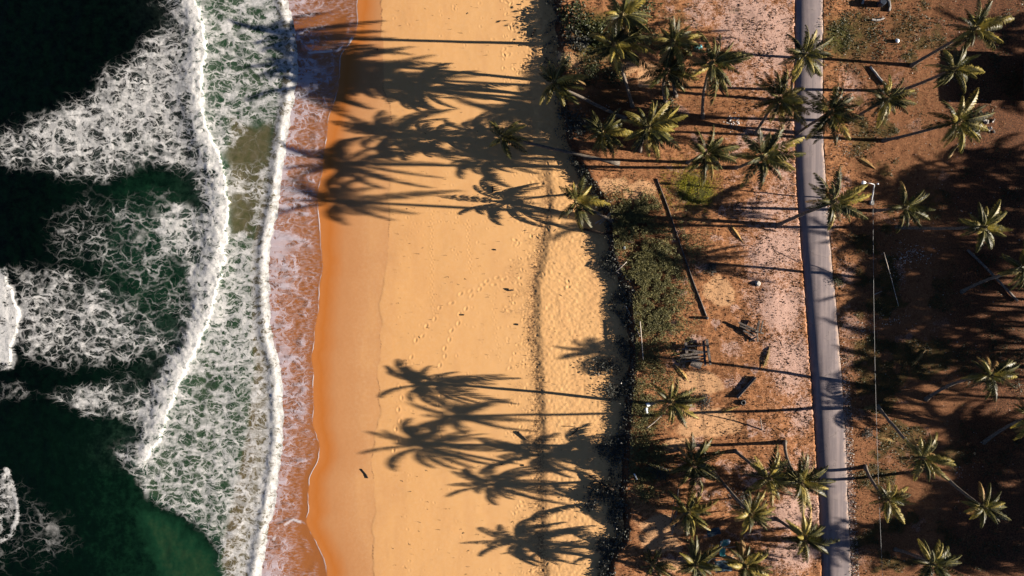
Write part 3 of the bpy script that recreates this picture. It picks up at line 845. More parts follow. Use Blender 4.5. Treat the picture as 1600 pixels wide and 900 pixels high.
# crown (x, y), base (x, y), crown height h in metres or sx = where its shadow head lies on the beach
PALMS = [
    ((786, 214), (968, 256), dict(sx=694, sc=.80, n=17, olive=.5, bend=.55, tr=.2), 'small palm leaning far out over open sand, its pale trunk nearly level'),
    ((866, 130), (978, 186), dict(sx=668, sc=1.06, n=22, olive=.6, bend=.6, tr=.19), 'leaning palm with yellowish crown overhanging the top of the beach'),
    ((900, 316), (958, 346), dict(sx=790, sc=.92, n=18, olive=.45, bend=.5), 'short palm fanned over the sand edge beside the dark lying log'),
    ((1012, 200), (1000, 236), dict(sx=620, sc=1.16, n=24, olive=.8), 'large yellow-green palm crown behind the two beach-leaning palms'),
    ((960, 72), (988, 166), dict(sx=492, olive=.5, bend=.35), 'palm with a curved pale trunk crossing the narrow sand path'),
    ((972, 24), (985, 70), dict(sx=480, olive=.55), 'palm in the green thicket at the top edge nearest the beach'),
    ((1052, 66), (1056, 150), dict(sx=522, olive=.3), 'dark palm directly left of the small turquoise sheet'),
    ((1112, 100), (1098, 184), dict(sx=512, olive=.22, n=25, sc=1.05), 'dark full palm crown at the edge of the pale clearing'),
    ((1040, 112), (1040, 160), dict(sx=590, olive=.15), 'dark palm crowded between thicket and the pale clearing'),
    ((941, 206), (945, 232), dict(sx=765, olive=.25, sc=.95), 'dark palm in deep shade just behind the sand bank'),
    ((1216, 156), (1180, 210), dict(sx=860, olive=.5, sc=1.12, n=26), 'full palm touching the seaward road edge, upper half'),
    ((1190, 246), (1150, 262), dict(sx=552, olive=.3, n=24), 'palm with spread fronds left of the road, below the touching one'),
    ((1102, 240), (1074, 254), dict(sx=765, olive=.35), 'palm beside the bright mossy patch'),
    ((1256, 86), (1240, 160), dict(sx=575, olive=.55, sc=.92), 'palm whose crown hangs over the road near the top'),
    ((1296, 176), (1246, 208), dict(sx=905, olive=.3, sc=1.05), 'palm crown covering the landward edge of the road'),
    ((1384, 156), (1326, 190), dict(sx=790, olive=.35, sc=.85), 'smaller palm right of the road below the grey lying log'),
    ((1521, 46), (1423, 103), dict(h=9.6, olive=.45, wind=.2, sc=.98), 'topmost palm beside the dark hut corner, long slanting trunk'),
    ((1490, 108), (1405, 142), dict(h=10.4, olive=.4, sc=.98), 'palm with long slanting trunk just below the topmost hut-side palm'),
    ((1495, 190), (1379, 220), dict(h=9.5, olive=.4, sc=.98), 'palm left of the rubble heap, trunk slanting from the roadside'),
    ((1301, 316), (1215, 352), dict(sx=540, olive=.4, sc=1.05, n=19, bend=.62, tr=.21), 'small-crowned palm over the road with its trunk starting left of it'),
    ((1536, 355), (1400, 355), dict(h=10.2, olive=.5, sc=.85), 'shaded palm by the right edge, level trunk root beside the white-grey litter'),
    ((1412, 324), (1366, 329), dict(h=5.6, olive=.0, sc=.85, n=18), 'short shaded palm beside the street lamp'),
    ((1546, 586), (1446, 624), dict(h=10.4, olive=.35, sc=.8), 'palm on the orange litter near the right edge, middle height'),
    ((1440, 713), (1371, 634), dict(h=12.6, olive=.45, sc=.82, bend=.5), 'palm with a long bowed trunk crossing the electric cable'),
    ((1386, 780), (1351, 728), dict(h=6.5, olive=.5, sc=.80, n=18), 'palm nearest the road on its landward side, lower half'),
    ((1536, 792), (1464, 732), dict(h=7.0, olive=.25, sc=.85), 'shaded palm in the dark lower right grove'),
    ((1456, 880), (1398, 858), dict(h=6.0, olive=.3, sc=.95), 'palm cut by the bottom edge right of the road'),
    ((1200, 746), (1148, 704), dict(sx=845, olive=.55, sc=1.05, n=24), 'left one of two interlocked palms beside the road, lower half'),
    ((1250, 752), (1226, 690), dict(sx=672, olive=.45, sc=.95), 'right one of two interlocked palms beside the road, lower half'),
    ((1082, 724), (1060, 700), dict(sx=925, olive=.25, sc=1.0), 'dark palm on the reddish soil behind the sand bank, lower half'),
    ((1172, 802), (1111, 733), dict(sx=775, olive=.55, sc=.88), 'bright palm with a thin diagonal trunk above the debris heap'),
    ((1256, 840), (1212, 810), dict(sx=1000, olive=.45, sc=.98), 'palm on pale sand at the seaward road edge, near the bottom'),
    ((1074, 800), (1054, 820), dict(sx=915, olive=.6, sc=.95), 'yellow-green palm beside the two propped poles'),
    ((1047, 627), (1016, 632), dict(sx=676, olive=.4, sc=.95, n=24), 'spiky palm standing alone behind the scarp by two white containers'),
    ((1020, 882), (1018, 890), dict(h=2.6, olive=.3, sc=.72, n=14), 'small palm on bare sand at the bottom edge'),
    ((1086, 882), (1080, 876), dict(sx=812, olive=.15, sc=.9), 'dark palm at the bottom edge left of the debris heap'),
    ((1163, 884), (1130, 868), dict(sx=965, olive=.35, sc=.9), 'palm at the bottom edge right of the debris heap'),
    ((1600, 421), (1502, 456), dict(h=9.5, olive=.4, sc=.9), 'palm cut by the right edge, slanting trunk crossing another fallen one'),
    ((1612, 652), (1536, 692), dict(h=5.0, olive=.3), 'palm cut by the right edge above the dark lower grove'),
]
for i, (c, b, kw, lab) in enumerate(PALMS):
    palm(c, b, lab, seed=i + 1, **kw)

# palms further inland: their shadows fall into the picture
FAR = [(1575, 50), (1600, 95), (1590, 150), (1510, 268), (1565, 250), (1595, 300), (1440, 292), (1490, 305), (1545, 322), (1345, 372), (1400, 398), (1468, 428), (1570, 402),
       (1375, 455), (1405, 470), (1452, 505), (1400, 525), (1530, 500), (1385, 612), (1420, 585), (1490, 545), (1500, 668), (1535, 672), (1585, 715), (1530, 742), (1590, 775),
       (1365, 842), (1312, 850), (1425, 850), (1495, 830), (1580, 840), (1470, 800), (1620, 350), (1385, 440), (1430, 380), (1520, 400), (1380, 560), (1550, 780), (1450, 820), (1530, 860), (1405, 485), (1520, 700), (1565, 690), (1505, 765), (1565, 810), (1595, 865), (1480, 868), (1405, 832), (1530, 570), (1475, 460), (1440, 445), (1505, 345), (1405, 300), (1385, 372)]
for i, (sx_, sy_) in enumerate(FAR):
    r = random.Random(900 + i)
    h = r.uniform(10.5, 13.5)
    hp = h * PXM
    gx = sx_ + COT * hp; gy = sy_ + AZ * COT * hp
    k = CAMH / (CAMH - h)
    cx, cy = 800 + (gx - 800) * k, 450 + (gy - 450) * k
    bx_, by_ = gx + r.uniform(-30, 25), gy + r.uniform(-22, 28)
    palm((cx, cy), (bx_, by_), 'palm of the inland grove beyond the right edge of the picture', h=h, n=20, sc=r.uniform(.95, 1.15), seed=300 + i, group='palms of the inland grove')

# ================================================================ vegetation on the ground
def leaf_cloud(C, size, upbias=.8, asp=.5, seed=1):
    """one small folded leaf (4 vertices) at every point of C"""
    g = np.random.default_rng(seed)
    n = len(C)
    size = np.broadcast_to(np.asarray(size, float), (n,))
    N = g.normal(size=(n, 3)); N[:, 2] = np.abs(N[:, 2]) + upbias
    N /= np.linalg.norm(N, axis=1)[:, None]
    A = np.cross(N, g.normal(size=(n, 3))); A /= np.linalg.norm(A, axis=1)[:, None] + 1e-9
    Bv = np.cross(N, A)
    s = size[:, None] * g.uniform(.6, 1.25, (n, 1))
    V = np.stack([C - A * s, C + Bv * s * asp + N * s * .12, C + A * s, C - Bv * s * asp + N * s * .12], 1).reshape(-1, 3)
    F = np.arange(n * 4, dtype=np.int32).reshape(n, 4)
    return V, F

def sample(polyf, bbox, n, seed):
    g = np.random.default_rng(seed)
    out = np.zeros((0, 2))
    while len(out) < n:
        x = g.uniform(bbox[0], bbox[2], n * 2); y = g.uniform(bbox[1], bbox[3], n * 2)
        k = g.uniform(0, 1, n * 2) < polyf(x, y)
        out = np.concatenate([out, np.stack([x[k], y[k]], 1)])
    return out[:n]

def stuff(name, label, XY, zoff, size, mat, seed, upbias=.8, asp=.5, zf=zland, cat=None):
    z = zf(XY[:, 0], XY[:, 1]) + zoff
    k = (CAMH - z) / CAMH / PXM
    C = np.stack([(XY[:, 0] - 800) * k, (450 - XY[:, 1]) * k, z], 1)
    V, F = leaf_cloud(C, size, upbias, asp, seed)
    o = link(name, np_mesh(name, V, F, mat, False))
    return tag(o, label, cat, kind='stuff')

g_ = np.random.default_rng(5)
def scrub_mask(x, y):
    m_ = np.zeros_like(x)
    for (cx, cy, rx, ry, v) in [(1018, 425, 46, 62, 1), (985, 350, 32, 40, 1), (1025, 490, 38, 45, .9), (1005, 325, 34, 20, .8), (1008, 640, 26, 40, .55), (1010, 720, 28, 44, .6), (1030, 560, 34, 40, .4), (1050, 390, 34, 44, .55), (1000, 560, 12, 60, .55), (1090, 190, 80, 40, .12)]:
        m_ = np.maximum(m_, v * blob(x, y, cx, cy, rx, ry))
    return m_ * sstep(3, 11, seg_dist(x, y, [(1104, 494), (1064, 385), (1026, 279)])) * sstep(.28, .58, fbm(x / 9, y / 9, 301)) * (x > SCARP(y))
XY = sample(scrub_mask, (940, 260, 1120, 800), 62000, 1)
stuff('ground_cover', 'low olive green scrub carpeting the top of the sand bank', XY, g_.uniform(.02, .42, len(XY)), g_.uniform(.045, .10, len(XY)), M['scrub'], 2, cat='scrub')
def moss_mask(x, y):
    return blob(x, y, 1078, 292, 34, 28) * sstep(.3, .6, fbm(x / 12, y / 12, 302))
XY = sample(moss_mask, (1030, 240, 1130, 350), 5000, 3)
stuff('grass_patch', 'bright yellow-green grass patch under the palms', XY, g_.uniform(.0, .10, len(XY)), .06, mat_simple('bright_moss', (.17, .165, .012), (.28, .24, .025), 1.0, .9, .1), 4, 1.2, .3, cat='grass')
def scarp_mask(x, y):
    d = SCARP(y) - x
    wdt = 4 + 46 * fbm(y / 26, y * 0, 303, 3) ** 1.4
    return sstep(wdt + 4, wdt - 6, d) * sstep(-9, 0, d) * np.where(y < 230, .6, 1) * (.25 + sstep(.36, .58, fbm(x / 16, y / 16, 412)))
XY = sample(scarp_mask, (850, -40, 1010, 940), 11500, 5)
dz = np.clip(SCARP(XY[:, 1]) - XY[:, 0], -9, 40)
zo = (zland(XY[:, 0], XY[:, 1]) - zbeach(XY[:, 0], XY[:, 1])) * sstep(26, -2, dz) * g_.uniform(.05, 1.05, len(XY)) + g_.uniform(.02, .3, len(XY))
stuff('bank_creepers', 'dark leafy creepers hanging over the eroded sand bank', XY, zo, g_.uniform(.06, .17, len(XY)), M['dusk_shrub'], 6, .6, .6, zf=zbeach, cat='creeper')

def litter_mask(x, y):
    rl_ = ROADL(y)
    a = sstep(1090, 1180, x) * (x < rl_ - 1) * sstep(.38, .6, fbm(x / 20, y / 20, 304))
    b = (x > ROADR(y) + 2) * .5 * sstep(1420, 1330, x)
    c = (x > SCARP(y) + 6) * .22 * (x < rl_ - 1)
    return np.maximum(np.maximum(a, b), c) * sstep(.3, .55, fbm(x / 7, y / 7, 305))
XY = sample(litter_mask, (900, -30, 1600, 930), 34000, 7)
stuff('leaf_litter', 'small dark fallen leaves strewn over the pale soil', XY, g_.uniform(.0, .05, len(XY)), g_.uniform(.04, .12, len(XY)), M['litter'], 8, 1.2, .55, cat='litter')
def dry_mask(x, y):
    return np.where((x > ROADL(y) - 3) & (x < ROADR(y) + 3), 0, (x > SCARP(y) + 20) * (.35 + .65 * sstep(1300, 1340, x))) * sstep(.42, .62, fbm(x / 26, y / 26, 306))
XY = sample(dry_mask, (960, -30, 1620, 930), 34000, 9)
stuff('dry_grass', 'dry straw and grass tufts scattered on the brown ground', XY, g_.uniform(.0, .12, len(XY)), g_.uniform(.06, .16, len(XY)), M['drygrass'], 10, .3, .10, cat='grass')
def green_mask(x, y):
    m_ = np.zeros_like(x)
    for (cx, cy, rx, ry, v) in [(1335, 55, 50, 45, 1), (1420, 40, 50, 40, .6), (1055, 25, 30, 30, .5), (1430, 320, 60, 16, .5), (945, 100, 50, 40, .4), (1420, 160, 30, 30, .5)]:
        m_ = np.maximum(m_, v * blob(x, y, cx, cy, rx, ry))
    m_ = np.maximum(m_, .55 * sstep(1300, 1350, x) * sstep(.48, .66, fbm(x / 42, y / 34, 415, 4)))
    return m_ * sstep(.4, .6, fbm(x / 10, y / 10, 307))
XY = sample(green_mask, (900, -30, 1600, 930), 24000, 11)
stuff('ground_cover', 'dark green weeds growing in patches right of the road', XY, g_.uniform(.0, .16, len(XY)), g_.uniform(.05, .12, len(XY)), M['shrub'], 12, cat='weeds')
# pale bits, gravel and shell crumbs
def bits_mask(x, y):
    v = (x > ROADR(y) + 1) * (x < ROADR(y) + 13) * sstep(520, 640, y) * 1.0
    for (cx, cy, rx, ry, k) in [(1145, 192, 10, 9, 1), (1168, 206, 14, 8, .8), (1320, 225, 16, 14, .35), (1425, 398, 26, 14, .5), (1400, 420, 14, 22, .5), (1350, 512, 26, 14, .4), (1390, 500, 26, 10, .35), (1295, 330, 6, 40, .6), (985, 25, 14, 12, .3), (1150, 778, 26, 14, .35), (1500, 735, 18, 12, .15), (1480, 400, 120, 420, .012), (1340, 60, 60, 50, .03), (960, 560, 10, 330, .06), (930, 160, 30, 30, .05), (1385, 165, 22, 22, .2)]:
        v = np.maximum(v, k * blob(x, y, cx, cy, rx, ry))
    return v * (x > SCARP(y) - 20)
XY = sample(bits_mask, (860, -20, 1600, 920), 3600, 13)
stuff('gravel', 'pale gravel and shell crumbs along the road verge', XY, g_.uniform(.01, .07, len(XY)), g_.uniform(.03, .085, len(XY)), M['stone'], 14, .5, .8, cat='gravel')
# wrack on the sand
def wrack_mask(x, y):
    d = x - BERM(y) + 10 * (fbm(x / 25, y / 25, 41) - .5)
    a = np.exp(-((d + 6) / 10) ** 2) + .35 * np.exp(-((d + 34) / 22) ** 2) * sstep(.5, .65, fbm(x / 12, y / 12, 308))
    a = a * sstep(290, 380, y)
    b = .25 * blob(x, y, 860, 40, 24, 60) + .04 * (x > 610)
    return np.maximum(a, b) * (x < SCARP(y) - 14)
XY = sample(wrack_mask, (560, -20, 990, 920), 1500, 15)
stuff('beach_wrack', 'line of dark twigs and husks left along the sand berm', XY, g_.uniform(.02, .06, len(XY)), g_.uniform(.04, .20, len(XY)), M['darkwood'], 16, .3, .16, zf=zbeach, cat='wrack')

def shrub_mesh(seed, n, leafsize, flat, name='foliage'):
    g = np.random.default_rng(seed)
    lob = g.normal(size=(7, 3)) * np.array([.42, .42, .16]); lob[:, 2] = np.abs(lob[:, 2])
    k = g.integers(0, 7, n)
    P = lob[k] + g.normal(size=(n, 3)) * np.array([.30, .30, .24])
    r = np.linalg.norm(P[:, :2], axis=1)
    P[:, 2] = np.abs(P[:, 2]) * np.clip(1.1 - .5 * r, .2, 1) * flat + .04
    return leaf_cloud(P, leafsize, .5, .55, seed)
SHR = {}
for mn in ('shrub', 'scrub', 'dusk_shrub'):
    for v in range(3):
        V, F = shrub_mesh(40 + v, 520, .085, 1.3)
        SHR[(mn, v)] = np_mesh('foliage', V, F, M[mn], False)
st = MB()
for k in range(7):
    a = k * .9 + .3
    st.tube([(0, 0, -.1), (math.cos(a) * .2, math.sin(a) * .2, .3), (math.cos(a) * .5, math.sin(a) * .5, .55)], [.03, .02, .008], 4)
STEM = st.mesh('stem', M['darkwood'])
SHRUBS = [
    (905, 30, 2.6, 'shrub', 'dense green bush at the top corner where sand meets thicket'),
    (935, 58, 2.3, 'shrub', 'green bush just above the narrow sand path'),
    (900, 62, 1.9, 'dusk_shrub', 'dark bush at the sand edge crossed by a trunk shadow'),
    (925, 112, 1.8, 'shrub', 'green bush just below the narrow sand path'),
    (958, 116, 1.6, 'shrub', 'bush beside the curved pale palm trunk'),
    (1000, 20, 2.2, 'shrub', 'bush at the top edge right of the thicket palm'),
    (1018, 65, 1.6, 'scrub', 'olive bush between the two upper thicket palms'),
    (905, 190, 1.9, 'dusk_shrub', 'dark bush in the shade behind the low leaning palm trunk'),
    (946, 573, 1.7, 'dusk_shrub', 'round dark bush standing out on the sand'),
    (955, 612, 1.3, 'dusk_shrub', 'small dark bush below the round one at the sand bank'),
    (952, 412, 1.3, 'dusk_shrub', 'dark bush at the sand bank beside the pale bent stick'),
    (972, 540, 1.3, 'dusk_shrub', 'dark bush at the foot of the long pale pole'),
    (946, 696, 1.5, 'dusk_shrub', 'dark bush where a long trunk shadow leaves the bank'),
    (938, 776, 2.0, 'dusk_shrub', 'big black bush with a dead branch on the sand'),
    (965, 800, 1.4, 'dusk_shrub', 'dark bush at the bend of the lower bank'),
    (950, 850, 1.5, 'dusk_shrub', 'dark bush at the lower bank near the bottom edge'),
    (1098, 628, 1.1, 'dusk_shrub', 'small grey bush alone on reddish soil beside the spiky palm'),
    (1030, 738, 1.5, 'dusk_shrub', 'dark bush between white pipe and dark palm'),
    (1113, 420, .9, 'dusk_shrub', 'small dark bush right of the long fallen trunk'),
    (1035, 160, 1.6, 'shrub', 'bush in deep shade between upper palms'),
    (1162, 782, 1.3, 'dusk_shrub', 'grey twiggy bush above the bright lower palm'),
    (1355, 678, .8, 'dusk_shrub', 'bare little bush right of the road'),
    (1010, 770, 1.0, 'scrub', 'low bush beside the lower orange husks'),
    (975, 690, 1.2, 'dusk_shrub', 'dark bush on top of the bank in a palm shadow'),
    (1308, 440, .8, 'shrub', 'low bush at the landward road edge'),
    (888, 100, 1.2, 'scrub', 'straggly bush reaching onto the sand at the upper bank'),
]
for i, (x, y, rad, mn, lab) in enumerate(SHRUBS):
    root = link('shrub', None, None, W(x, y, zg(x, y)))
    tag(root, lab, 'shrub', 'shrubs along the sand bank')
    link('foliage', SHR[(mn, i % 3)], root, (0, 0, 0), (0, 0, i * 1.7), (rad * .95, rad * .95, rad * .62))
    link('stem', STEM, root, (0, 0, 0), (0, 0, i * .7), (rad * .8, rad * .8, rad * .6))

# ================================================================ logs, timber, debris
def lay(pts, lift=0.0):
    return [W(x, y, zg(x, y) + lift) for x, y in pts]

def stick(name, label, cat, pts, r0, r1, mat, lift=None, lifts=None, n=7, group=None):
    lift = r0 * .75 if lift is None else lift
    P_ = [W(x, y, zg(x, y) + (lifts[i] if lifts else lift)) for i, (x, y) in enumerate(pts)]
    o = P_[0].copy()
    k = len(P_)
    fine = []; rad = []
    for i in range(k - 1):
        for t in (0, .34, .67):
            fine.append(P_[i].lerp(P_[i + 1], t) - o + Vector((random.uniform(-1, 1), random.uniform(-1, 1), 0)) * r0 * .25)
            rad.append(r0 + (r1 - r0) * (i + t) / (k - 1))
    fine.append(P_[-1] - o); rad.append(r1)
    mb = MB(); mb.tube(fine, rad, n, 0, True, .1)
    ob = mb.build(name, mat, None, o, smooth=n > 5)
    return tag(ob, label, cat, group)

stick('fallen_log', 'very long straight fallen palm trunk lying on the reddish ground', 'log', [(1104, 494), (1085, 445), (1064, 385), (1045, 328), (1026, 279)], .10, .065, M['wood'], .07)
stick('lying_log', 'dark log lying across the bank under the short fan palm', 'log', [(912, 358), (940, 364), (990, 379)], .17, .12, M['darkwood'], lifts=[.12, .45, .15])
stick('fallen_stick', 'bleached forked stick beside the short fan palm', 'stick', [(930, 349), (944, 341), (955, 331)], .07, .05, M['palewood'], .25)
stick('fallen_stick', 'second bleached stick parallel to the forked one by the fan palm', 'stick', [(936, 350), (946, 343), (958, 330)], .06, .04, M['palewood'], .3)
stick('fallen_stick', 'pale bent stick on the dark bank, middle of the picture', 'stick', [(970, 429), (963, 424), (971, 417), (979, 409)], .06, .05, M['palewood'], .5)
stick('fallen_pole', 'long pale pole slanting down the bank edge', 'pole', [(978, 478), (990, 503), (1000, 526)], .07, .06, M['palewood'], .45)
stick('fallen_pole', 'thin pale pole lying upright in the scrub', 'pole', [(1000, 502), (1003, 535), (1005, 562)], .06, .05, M['palewood'], .45)
stick('fallen_stick', 'pale palm rib at the foot of the spiky palm', 'stick', [(1009, 670), (1022, 660), (1035, 648)], .08, .04, M['palewood'], .3)
stick('lying_log', 'grey squared log right of the road, upper half', 'log', [(1360, 104), (1371, 118), (1383, 132)], .13, .12, M['concrete'], .13)
stick('bamboo_pole', 'taller of two poles propped side by side above the bottom edge', 'pole', [(1050, 836), (1057, 800), (1060, 763)], .07, .06, M['wood'], lifts=[.3, .8, 1.2])
stick('bamboo_pole', 'shorter of two poles propped side by side above the bottom edge', 'pole', [(1047, 822), (1052, 796), (1055, 772)], .07, .05, M['wood'], lifts=[.3, .7, 1.0])
stick('dead_branch', 'dead black branch sticking out of the big black bush', 'branch', [(920, 743), (938, 753), (958, 766)], .10, .16, M['darkwood'], lifts=[.3, .5, .5])
stick('fallen_pole', 'thin pole leaning in the shaded grove beside the cable', 'pole', [(1404, 478), (1393, 436), (1381, 394)], .035, .03, M['palewood'], lifts=[.1, 1.6, 3.2])
stick('fallen_stick', 'pale stick on the litter right of the road, centre', 'stick', [(1366, 460), (1378, 455)], .06, .04, M['palewood'])
stick('fallen_log', 'dark fallen trunk near the right edge pointing down', 'log', [(1512, 390), (1550, 428), (1590, 470)], .16, .14, M['wood'], lifts=[.15, .3, .2])
stick('driftwood', 'thin twig of driftwood lying nearest the waterline', 'driftwood', [(565, 733), (572, 741), (575, 747)], .05, .08, M['darkwood'])
stick('driftwood', 'bent stick of driftwood on the sand among footprints', 'driftwood', [(793, 451), (797, 454), (803, 453)], .10, .07, M['darkwood'])
stick('driftwood', 'curved stick of driftwood on the rough sand by the bank', 'driftwood', [(893, 679), (899, 675), (905, 668)], .07, .05, M['darkwood'])
stick('driftwood', 'thin straight driftwood above the curved stick', 'driftwood', [(880, 666), (891, 666), (902, 668)], .05, .03, M['darkwood'])
stick('driftwood', 'short driftwood in the palm shadow on the lower sand', 'driftwood', [(809, 675), (816, 681), (823, 687)], .12, .08, M['darkwood'])
stick('driftwood', 'upright-lying stub of driftwood near the faint crown shadow', 'driftwood', [(769, 291), (770, 297), (770, 301)], .12, .08, M['darkwood'])
stick('driftwood', 'knobbly driftwood on the upper beach below the top trunk shadow', 'driftwood', [(830, 57), (833, 51), (836, 46)], .09, .11, M['darkwood'])
for i, (x, y, lab) in enumerate([(813, 7, 'dark husk under the topmost trunk shadow'), (590, 77, 'dark husk nearest the water'), (774, 390, 'dark husk on smooth sand above the footprints'), (724, 492, 'dark husk beside the footprint trail'),
                                (809, 507, 'dark husk near the berm, middle height'), (784, 726, 'dark husk left of two below the lone crown shadow'), (818, 727, 'dark husk right of two below the lone crown shadow'), (835, 72, 'dark husk under the second trunk shadow')]):
    mb = MB(); mb.tube([(-.22, 0, 0), (-.12, .03, .05), (.08, 0, .05), (.2, -.05, 0)], [.05, .13, .14, .04], 7, 0, True, .2)
    ho = mb.build('coconut_husk', M['darkwood'], None, W(x, y, zb(x, y) + .05), (0, 0, i * 1.3), True)
    ho.scale = (.62, .62, .5)
    tag(ho, lab, 'husk', 'husks on the sand')

def timber(name, label, cat, planks, mat='wood', group=None):
    cx = sum(p[0] for p in planks) / len(planks); cy = sum(p[1] for p in planks) / len(planks)
    root = link(name, None, None, W(cx, cy, zg(cx, cy)))
    tag(root, label, cat, group)
    for (x0, y0, x1, y1, wd, th, z0, z1) in planks:
        a = W(x0, y0, zg(x0, y0) + z0) - root.location; b = W(x1, y1, zg(x1, y1) + z1) - root.location
        d = b - a
        rot = Vector((1, 0, 0)).rotation_difference(d.normalized()).to_euler()
        mb = MB(); mb.box((0, 0, 0), (d.length, wd, th), (0, 0, 0), 0, .015, .012)
        mb.build('plank', M[mat], root, (a + b) / 2, rot)
    return root
timber('timber_wreck', 'heap of broken weathered planks with crossbar beside the long trunk', 'timber', [
    (1062, 556, 1108, 549, .28, .10, .25, .45), (1064, 560, 1104, 556, .24, .10, .2, .35), (1066, 545, 1098, 550, .22, .10, .35, .5), (1070, 565, 1102, 560, .2, .1, .15, .3),
    (1104, 530, 1110, 570, .30, .16, .55, .45), (1099, 532, 1102, 572, .26, .14, .3, .3), (1071, 535, 1073, 552, .34, .12, .4, .4), (1074, 541, 1104, 540, .14, .10, .4, .5), (1080, 566, 1096, 572, .9, .08, .5, .35)])
timber('timber_wreck', 'smaller wreck of crossed planks on the pale ground by the road', 'timber', [
    (1154, 504, 1184, 517, .22, .12, .5, .45), (1156, 509, 1182, 520, .20, .10, .4, .4), (1161, 516, 1178, 525, .22, .10, .25, .3), (1186, 501, 1183, 519, .24, .12, .45, .5),
    (1192, 501, 1188, 520, .16, .12, .5, .5), (1183, 520, 1184, 534, .14, .14, .5, .1), (1170, 533, 1182, 526, .18, .10, .12, .3), (1180, 517, 1193, 521, .18, .10, .55, .4)])
timber('timber_beam', 'thick single timber beam lying alone above the long horizontal shadow', 'timber', [(1151, 621, 1180, 589, .22, .30, .15, .15), (1153, 622, 1182, 590, .10, .10, .33, .33)])
stick('stump', 'low stump with short shadow at the foot of the long fallen trunk', 'stump', [(1105, 497), (1105.4, 497)], .2, .15, M['wood'], lifts=[-.1, .6], n=9)
stick('stump', 'thin broken post left of the road casting a long line', 'stump', [(1191, 672), (1189, 660), (1188, 652)], .07, .06, M['wood'], lifts=[0, .8, 1.9], n=6)

def tyre(x, y, R, r, lab, mat='black', tilt=0.1):
    V = []; F = []; n, k = 18, 8
    for i in range(n):
        for j in range(k):
            a = 2 * math.pi * i / n; b = 2 * math.pi * j / k
            V.append(((R + r * math.cos(b)) * math.cos(a), (R + r * math.cos(b)) * math.sin(a), r * 1.1 * math.sin(b)))
            F.append((i * k + j, ((i + 1) % n) * k + j, ((i + 1) % n) * k + (j + 1) % k, i * k + (j + 1) % k))
    o = link('tyre', np_mesh('tyre', V, F, M[mat]), None, W(x, y, zg(x, y) + r), (tilt, 0, 0))
    return tag(o, lab, 'tyre')
tyre(1161, 629, .26, .11, 'small dark tyre just below the single timber beam')
mb = MB(); mb.tube([(0, 0, -.1), (0, 0, .15), (0.02, 0, .26)], [.36, .34, .2], 10, 0, True, .06)
tag(mb.build('stump', M['concrete'], None, W(1184, 443, zl(1184, 443))), 'small round grey stump alone on the pale ground', 'stump')

# stone ring with a dark barrel at the top edge
root = link('stone_ring', None, None, W(1368, 6, zl(1368, 6)))
tag(root, 'broken ring of low kerb stones around a dark pit at the top edge', 'stone ring')
for k in range(16):
    a0 = math.radians(-100 + k * 17.5)
    if k in (3, 4, 9): continue
    mb = MB(); mb.box((0, 0, .1), (.52, .20, .34), (0, 0, 0), 0, .03, .02)
    mb.build('kerb_stone', M['concrete'], root, (1.72 * math.cos(a0), -.35 + 1.75 * math.sin(a0), 0), (0, 0, a0 + math.pi / 2 + random.uniform(-.08, .08)))
mb = MB(); mb.tube([(0, 0, 0), (0, 0, .06), (0, 0, .5), (0, 0, .95), (0, 0, 1.0)], [.38, .4, .43, .4, .36], 14, 0, True)
brl = mb.build('barrel', M['wetrock'], None, W(1374, 7, zl(1374, 7)), smooth=False)
tag(brl, 'dark blue barrel standing inside the stone ring', 'barrel')

# heaps of stones / rubble
def heap(name, label, cat, x, y, n, spread, smin, smax, mats, part='stone', seed=1):
    r = random.Random(seed)
    root = link(name, None, None, W(x, y, zg(x, y))); tag(root, label, cat)
    for k in range(n):
        a = r.uniform(0, 6.28); d = spread * math.sqrt(r.random())
        s = r.uniform(smin, smax)
        mb = MB(); mb.box((0, 0, 0), (s, s * r.uniform(.5, .9), s * r.uniform(.3, .6)), (0, 0, 0), 0, s * .2, s * .07)
        mb.build(part, M[r.choice(mats)], root, (d * math.cos(a), d * math.sin(a) * .8, s * .2 + max(0, .35 * (1 - d / spread)) * r.random()), (r.uniform(-.5, .5), r.uniform(-.5, .5), r.uniform(0, 3)))
    return root
heap('stone_heap', 'little heap of white stones in the shade between palm shadows', 'stones', 1147, 190, 26, .75, .09, .20, ['stone', 'whiteplastic'], 'stone', 3)
heap('rubble_heap', 'heap of pale broken slabs right of a palm near the right edge', 'rubble', 1541, 197, 22, 1.3, .18, .50, ['stone', 'concrete', 'wood'], 'slab', 4)
heap('husk_heap', 'orange husks lying right of the white pipe', 'husks', 1028, 756, 7, .4, .14, .28, ['orange'], 'husk', 5)
heap('husk_heap', 'orange husks lying below the white pipe', 'husks', 1006, 764, 7, .35, .12, .26, ['orange'], 'husk', 6)
heap('stone_heap', 'scattered pale stones on the shaded soil right of the cable', 'stones', 1424, 398, 22, 1.6, .10, .24, ['stone'], 'stone', 7)

